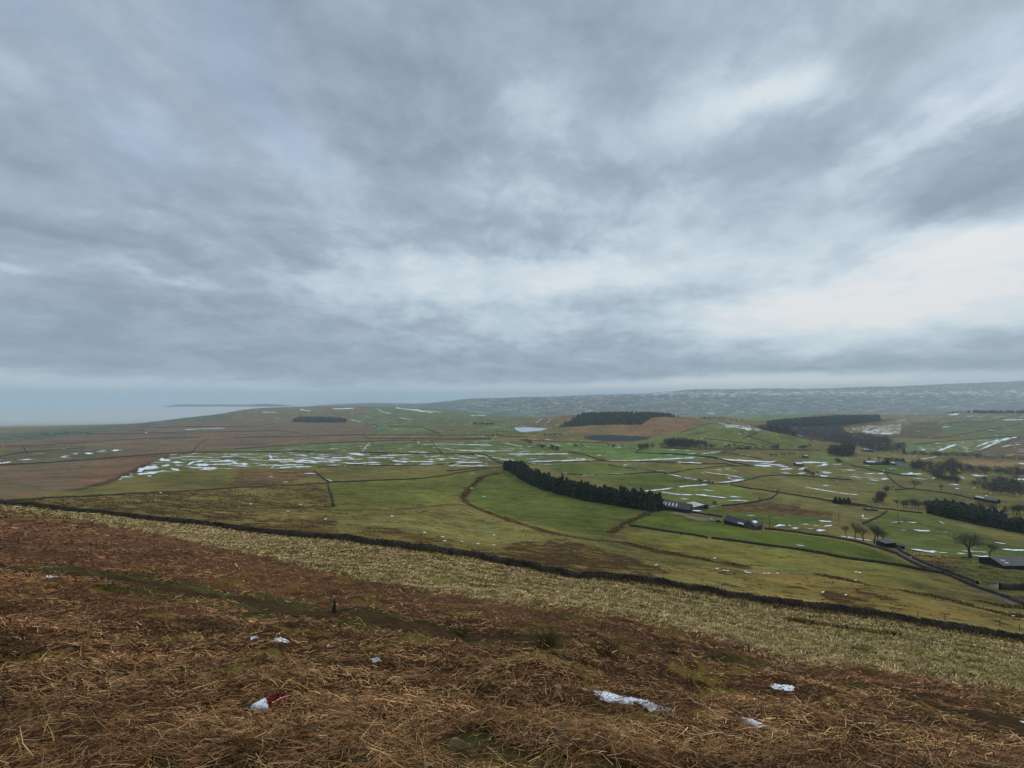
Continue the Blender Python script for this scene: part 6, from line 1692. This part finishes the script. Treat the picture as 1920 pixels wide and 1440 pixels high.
wmul = h.new('ShaderNodeVectorMath', operation='MULTIPLY'); h.l.new(wsub.outputs[0], wmul.inputs[0])
wcz = h.new('ShaderNodeCombineXYZ'); wcz.inputs[0].default_value = .42; wcz.inputs[1].default_value = .2; h.l.new(h.ramp(dz, 0, .45, .03, .34), wcz.inputs[2]); h.l.new(wcz.outputs[0], wmul.inputs[1])
wadd = h.new('ShaderNodeVectorMath', operation='ADD'); h.l.new(dirv, wadd.inputs[0]); h.l.new(wmul.outputs[0], wadd.inputs[1])
dirw = wadd.outputs[0]
nd_ = h.noise(cb2.outputs[0], 3.4, 9, .62, .25)
ne_ = h.noise(cb2.outputs[0], 9.0, 7, .62, .15)
B = h.m('ADD', .49, h.m('MULTIPLY', h.m('SUBTRACT', na, .5), .20))
B = h.m('ADD', B, h.m('ADD', h.m('MULTIPLY', h.m('SUBTRACT', nb_, .5), .14), h.m('ADD', h.m('ADD', h.m('MULTIPLY', h.m('SUBTRACT', nd_, .5), .30), h.m('MULTIPLY', h.m('SUBTRACT', h.ramp(nd_, .40, .60), .5), .05)), h.m('MULTIPLY', h.m('SUBTRACT', ne_, .5), .20))))
B = h.m('ADD', B, h.m('MULTIPLY', h.m('SUBTRACT', nc_, .5), .10))
LOBES = [
 (200, 742, 600, 26, 0, .16),
 (230, 455, 300, 80, 0, -.10), (60, 330, 150, 60, 0, -.05), (450, 180, 90, 60, 0, -.03),
 (560, 420, 160, 40, 5, -.02), (705, 425, 130, 40, 0, .06), (650, 60, 220, 70, 0, -.14), (130, 420, 180, 60, 0, -.05), (1230, 330, 130, 40, 0, -.05), (1650, 110, 160, 50, -20, -.06), (1130, 290, 160, 50, 0, .06), (1700, 440, 200, 22, -25, .10), (1480, 470, 200, 25, -12, .10), (300, 760, 420, 22, 0, .10), (1150, 690, 260, 16, 0, -.06), (60, 120, 120, 90, 0, -.03), (1880, 120, 90, 90, -30, .08), (760, 565, 160, 20, 4, .10),
 (900, 515, 240, 44, 0, .22), (1660, 560, 380, 85, -4, .38), (1250, 520, 260, 40, 0, .12), (1400, 180, 120, 50, 5, .26), (1790, 230, 260, 36, -32, .20),
 (1040, 190, 110, 50, 10, .10), (530, 290, 120, 45, 15, .12), (225, 270, 110, 60, 20, .07), (280, 425, 130, 16, 5, .09), (1020, 375, 110, 28, 10, .12), (330, 515, 190, 14, 8, .11),
 (960, 741, 560, 12, 0, .36), (1480, 715, 460, 11, -2, .44), (1100, 735, 300, 10, -1, .2), (60, 500, 90, 16, 8, .12), (130, 715, 300, 12, 0, .16), (1100, 610, 300, 22, 0, .10), (1890, 440, 180, 40, -18, .16), (380, 60, 130, 100, 0, .05), (1500, 40, 200, 40, 0, .06),
 (640, 190, 260, 120, 0, -.08), (300, 625, 480, 60, 0, -.10), (700, 685, 500, 22, 0, -.08), (1850, 330, 200, 60, -28, -.20), (1750, 688, 320, 16, 0, -.24), (1880, 640, 160, 24, 0, -.14), (630, 500, 70, 16, 10, -.20), (1330, 425, 230, 50, -8, .11), (1350, 645, 170, 14, 0, -.10), (1760, 500, 100, 8, -15, -.10), (1100, 60, 250, 70, 0, -.05), (80, 640, 250, 60, 0, -.04),
]
def lobe(u, v_, su, sv, rot, flat=False):
    Xc = (u - 960) / FPX; Yc = (720 - v_) / FPX
    def dirof(X_, Y_):
        d = np.array([X_, _CP - _SP * Y_, _SP + _CP * Y_]); return d / np.linalg.norm(d)
    c = dirof(Xc, Yc); q = math.radians(-rot)
    e1 = dirof(Xc + .01 * math.cos(q), Yc + .01 * math.sin(q)) - c; k1 = np.linalg.norm(e1) / .01; e1 /= np.linalg.norm(e1)
    e2 = dirof(Xc - .01 * math.sin(q), Yc + .01 * math.cos(q)) - c; k2 = np.linalg.norm(e2) / .01; e2 /= np.linalg.norm(e2)
    def dot(vv, s):
        n_ = h.new('ShaderNodeVectorMath', operation='DOT_PRODUCT'); h.l.new(dirw, n_.inputs[0]); n_.inputs[1].default_value = tuple(vv / s)
        return n_.outputs['Value']
    s1 = su / FPX * k1; s2 = sv / FPX * k2
    a = h.m('SUBTRACT', dot(e1, s1), float(c.dot(e1) / s1)); b_ = h.m('SUBTRACT', dot(e2, s2), float(c.dot(e2) / s2))
    r2 = h.m('ADD', h.m('MULTIPLY', a, a), h.m('MULTIPLY', b_, b_))
    g_ = h.m('POWER', 2.718, h.m('MULTIPLY', h.m('MULTIPLY', r2, r2), -.5) if flat else h.m('MULTIPLY', r2, -.7))
    return h.m('MULTIPLY', g_, h.m('GREATER_THAN', dy, 0.0))


for (u, v_, su, sv, rot, amp) in LOBES:
    B = h.m('ADD', B, h.m('MULTIPLY', lobe(u, v_, su, sv, rot, amp > .185 and v_ > 400 and v_ < 700), amp * (1.25 if amp > 0 else .8)))
lav = 0.0
for (u, v_, su, sv, rot, amp) in ((880, 520, 220, 50, 0, .0), (400, 80, 130, 110, 30, .45), (225, 270, 110, 55, 30, .5), (530, 280, 90, 40, 20, .5), (60, 30, 90, 50, 0, .4), (1820, 150, 160, 60, -30, .25)):
    lav = h.m('ADD', lav, h.m('MULTIPLY', lobe(u, v_, su, sv, rot), amp))
# toward the horizon the deck thins to an even grey
cr = h.new('ShaderNodeValToRGB'); h.l.new(B, cr.inputs[0])
for i, (p_, c) in enumerate(((.18, (126, 142, 160)), (.36, (147, 162, 179)), (.50, (167, 182, 197)), (.64, (193, 209, 222)), (.80, (216, 227, 235)), (1.0, (238, 239, 240)))):
    e_ = cr.color_ramp.elements[i] if i < 2 else cr.color_ramp.elements.new(p_)
    e_.position = p_; e_.color = tuple(lin(c)) + (1,)
zen = h.ramp(dz, .74, .95, 1.0, 3.0)  # overcast boosted overhead, out of frame, to brighten ground, snow and mist
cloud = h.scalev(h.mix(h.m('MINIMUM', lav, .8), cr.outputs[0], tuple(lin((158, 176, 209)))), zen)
sky = h.new('ShaderNodeTexSky', sky_type='NISHITA'); sky.sun_disc = False; sky.sun_elevation = SUN_EL; sky.sun_rotation = SUN_AZ
bg1 = h.new('ShaderNodeBackground'); h.l.new(sky.outputs[0], bg1.inputs[0]); bg1.inputs[1].default_value = .06
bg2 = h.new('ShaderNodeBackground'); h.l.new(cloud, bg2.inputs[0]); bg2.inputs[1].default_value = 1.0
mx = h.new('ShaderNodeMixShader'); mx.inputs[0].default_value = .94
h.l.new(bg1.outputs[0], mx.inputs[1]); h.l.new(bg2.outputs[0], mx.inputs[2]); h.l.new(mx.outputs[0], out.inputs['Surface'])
try: w.cycles.sampling_method = 'MANUAL'; w.cycles.sample_map_resolution = 512
except Exception: pass

sd = bpy.data.lights.new('sun', 'SUN'); sd.energy = 1.1; sd.angle = math.radians(14); sd.color = (1.0, .95, .88)
so = bpy.data.objects.new('sun', sd); COL.objects.link(so)
from mathutils import Vector
sdir = Vector((math.sin(SUN_AZ) * math.cos(SUN_EL), math.cos(SUN_AZ) * math.cos(SUN_EL), math.sin(SUN_EL)))
so.rotation_euler = sdir.to_track_quat('Z', 'Y').to_euler()

# ------------------------------------------------------------------ air
def volume_box(name, x0, x1, y0, y1, z0, z1, dens_, col, label, aniso=0.0):
    mb = MB(); mb.box(x0, x1, y0, y1, z0, z1)
    m = bpy.data.materials.new(name); m.use_nodes = True; m.node_tree.nodes.clear()
    hh = N(m.node_tree); o_ = hh.new('ShaderNodeOutputMaterial'); v_ = hh.new('ShaderNodeVolumePrincipled')
    v_.inputs['Color'].default_value = tuple(col) + (1,); v_.inputs['Density'].default_value = dens_; v_.inputs['Anisotropy'].default_value = aniso
    v_.inputs['Density Attribute'].default_value = ''
    hh.l.new(v_.outputs[0], o_.inputs['Volume'])
    try: m.cycles.homogeneous_volume = True
    except Exception: pass
    o = mb.build(name, m)
    return tag(o, label, 'haze', kind='stuff')


zlow = float(GZ.min()); zhigh = float(GZ.max())
print('z range', zlow, zhigh)
RM = float(R.max()) + 200
volume_box('haze', -RM, RM, -RM, RM, zlow - 1.0, zhigh + 20, 8.2e-5, (.76, .91, 1.0), 'blue grey air thickening over the far hills')

mist = MB()
mp_ = [(-40000, 2350), (-2750, 2400), (-2500, 3600), (-2700, 4500), (-4800, 9000), (-9500, 21000), (-40000, 21000)]
n_ = len(mp_)
mist.add([(a, b_, -560) for a, b_ in mp_] + [(a, b_, -216) for a, b_ in mp_], [tuple(range(n_ - 1, -1, -1)), tuple(range(n_, 2 * n_))] + [(i, (i + 1) % n_, n_ + (i + 1) % n_, n_ + i) for i in range(n_)])
volm = bpy.data.materials['haze'].copy(); volm.name = 'valley_mist'
for nd in volm.node_tree.nodes:
    if nd.type == 'PRINCIPLED_VOLUME': nd.inputs['Density'].default_value = 2.5e-3; nd.inputs['Color'].default_value = (.93, .985, 1, 1)
tag(mist.build('mist', volm), 'pale mist lying over the low plain at the far left', 'mist', kind='stuff')

# ------------------------------------------------------------------ render settings
cy = sc.cycles
cy.max_bounces = 12; cy.diffuse_bounces = 3; cy.glossy_bounces = 2; cy.transmission_bounces = 2; cy.volume_bounces = 10; cy.transparent_max_bounces = 4
cy.use_denoising = True
cy.sample_clamp_indirect = 8.0
vs_ = sc.view_settings
sc.display_settings.display_device = 'sRGB'
vs_.view_transform = 'Standard'; vs_.look = 'None'; vs_.exposure = 0.0; vs_.gamma = 1.0; vs_.use_curve_mapping = False
print('script done', round(time.time() - T0, 1))
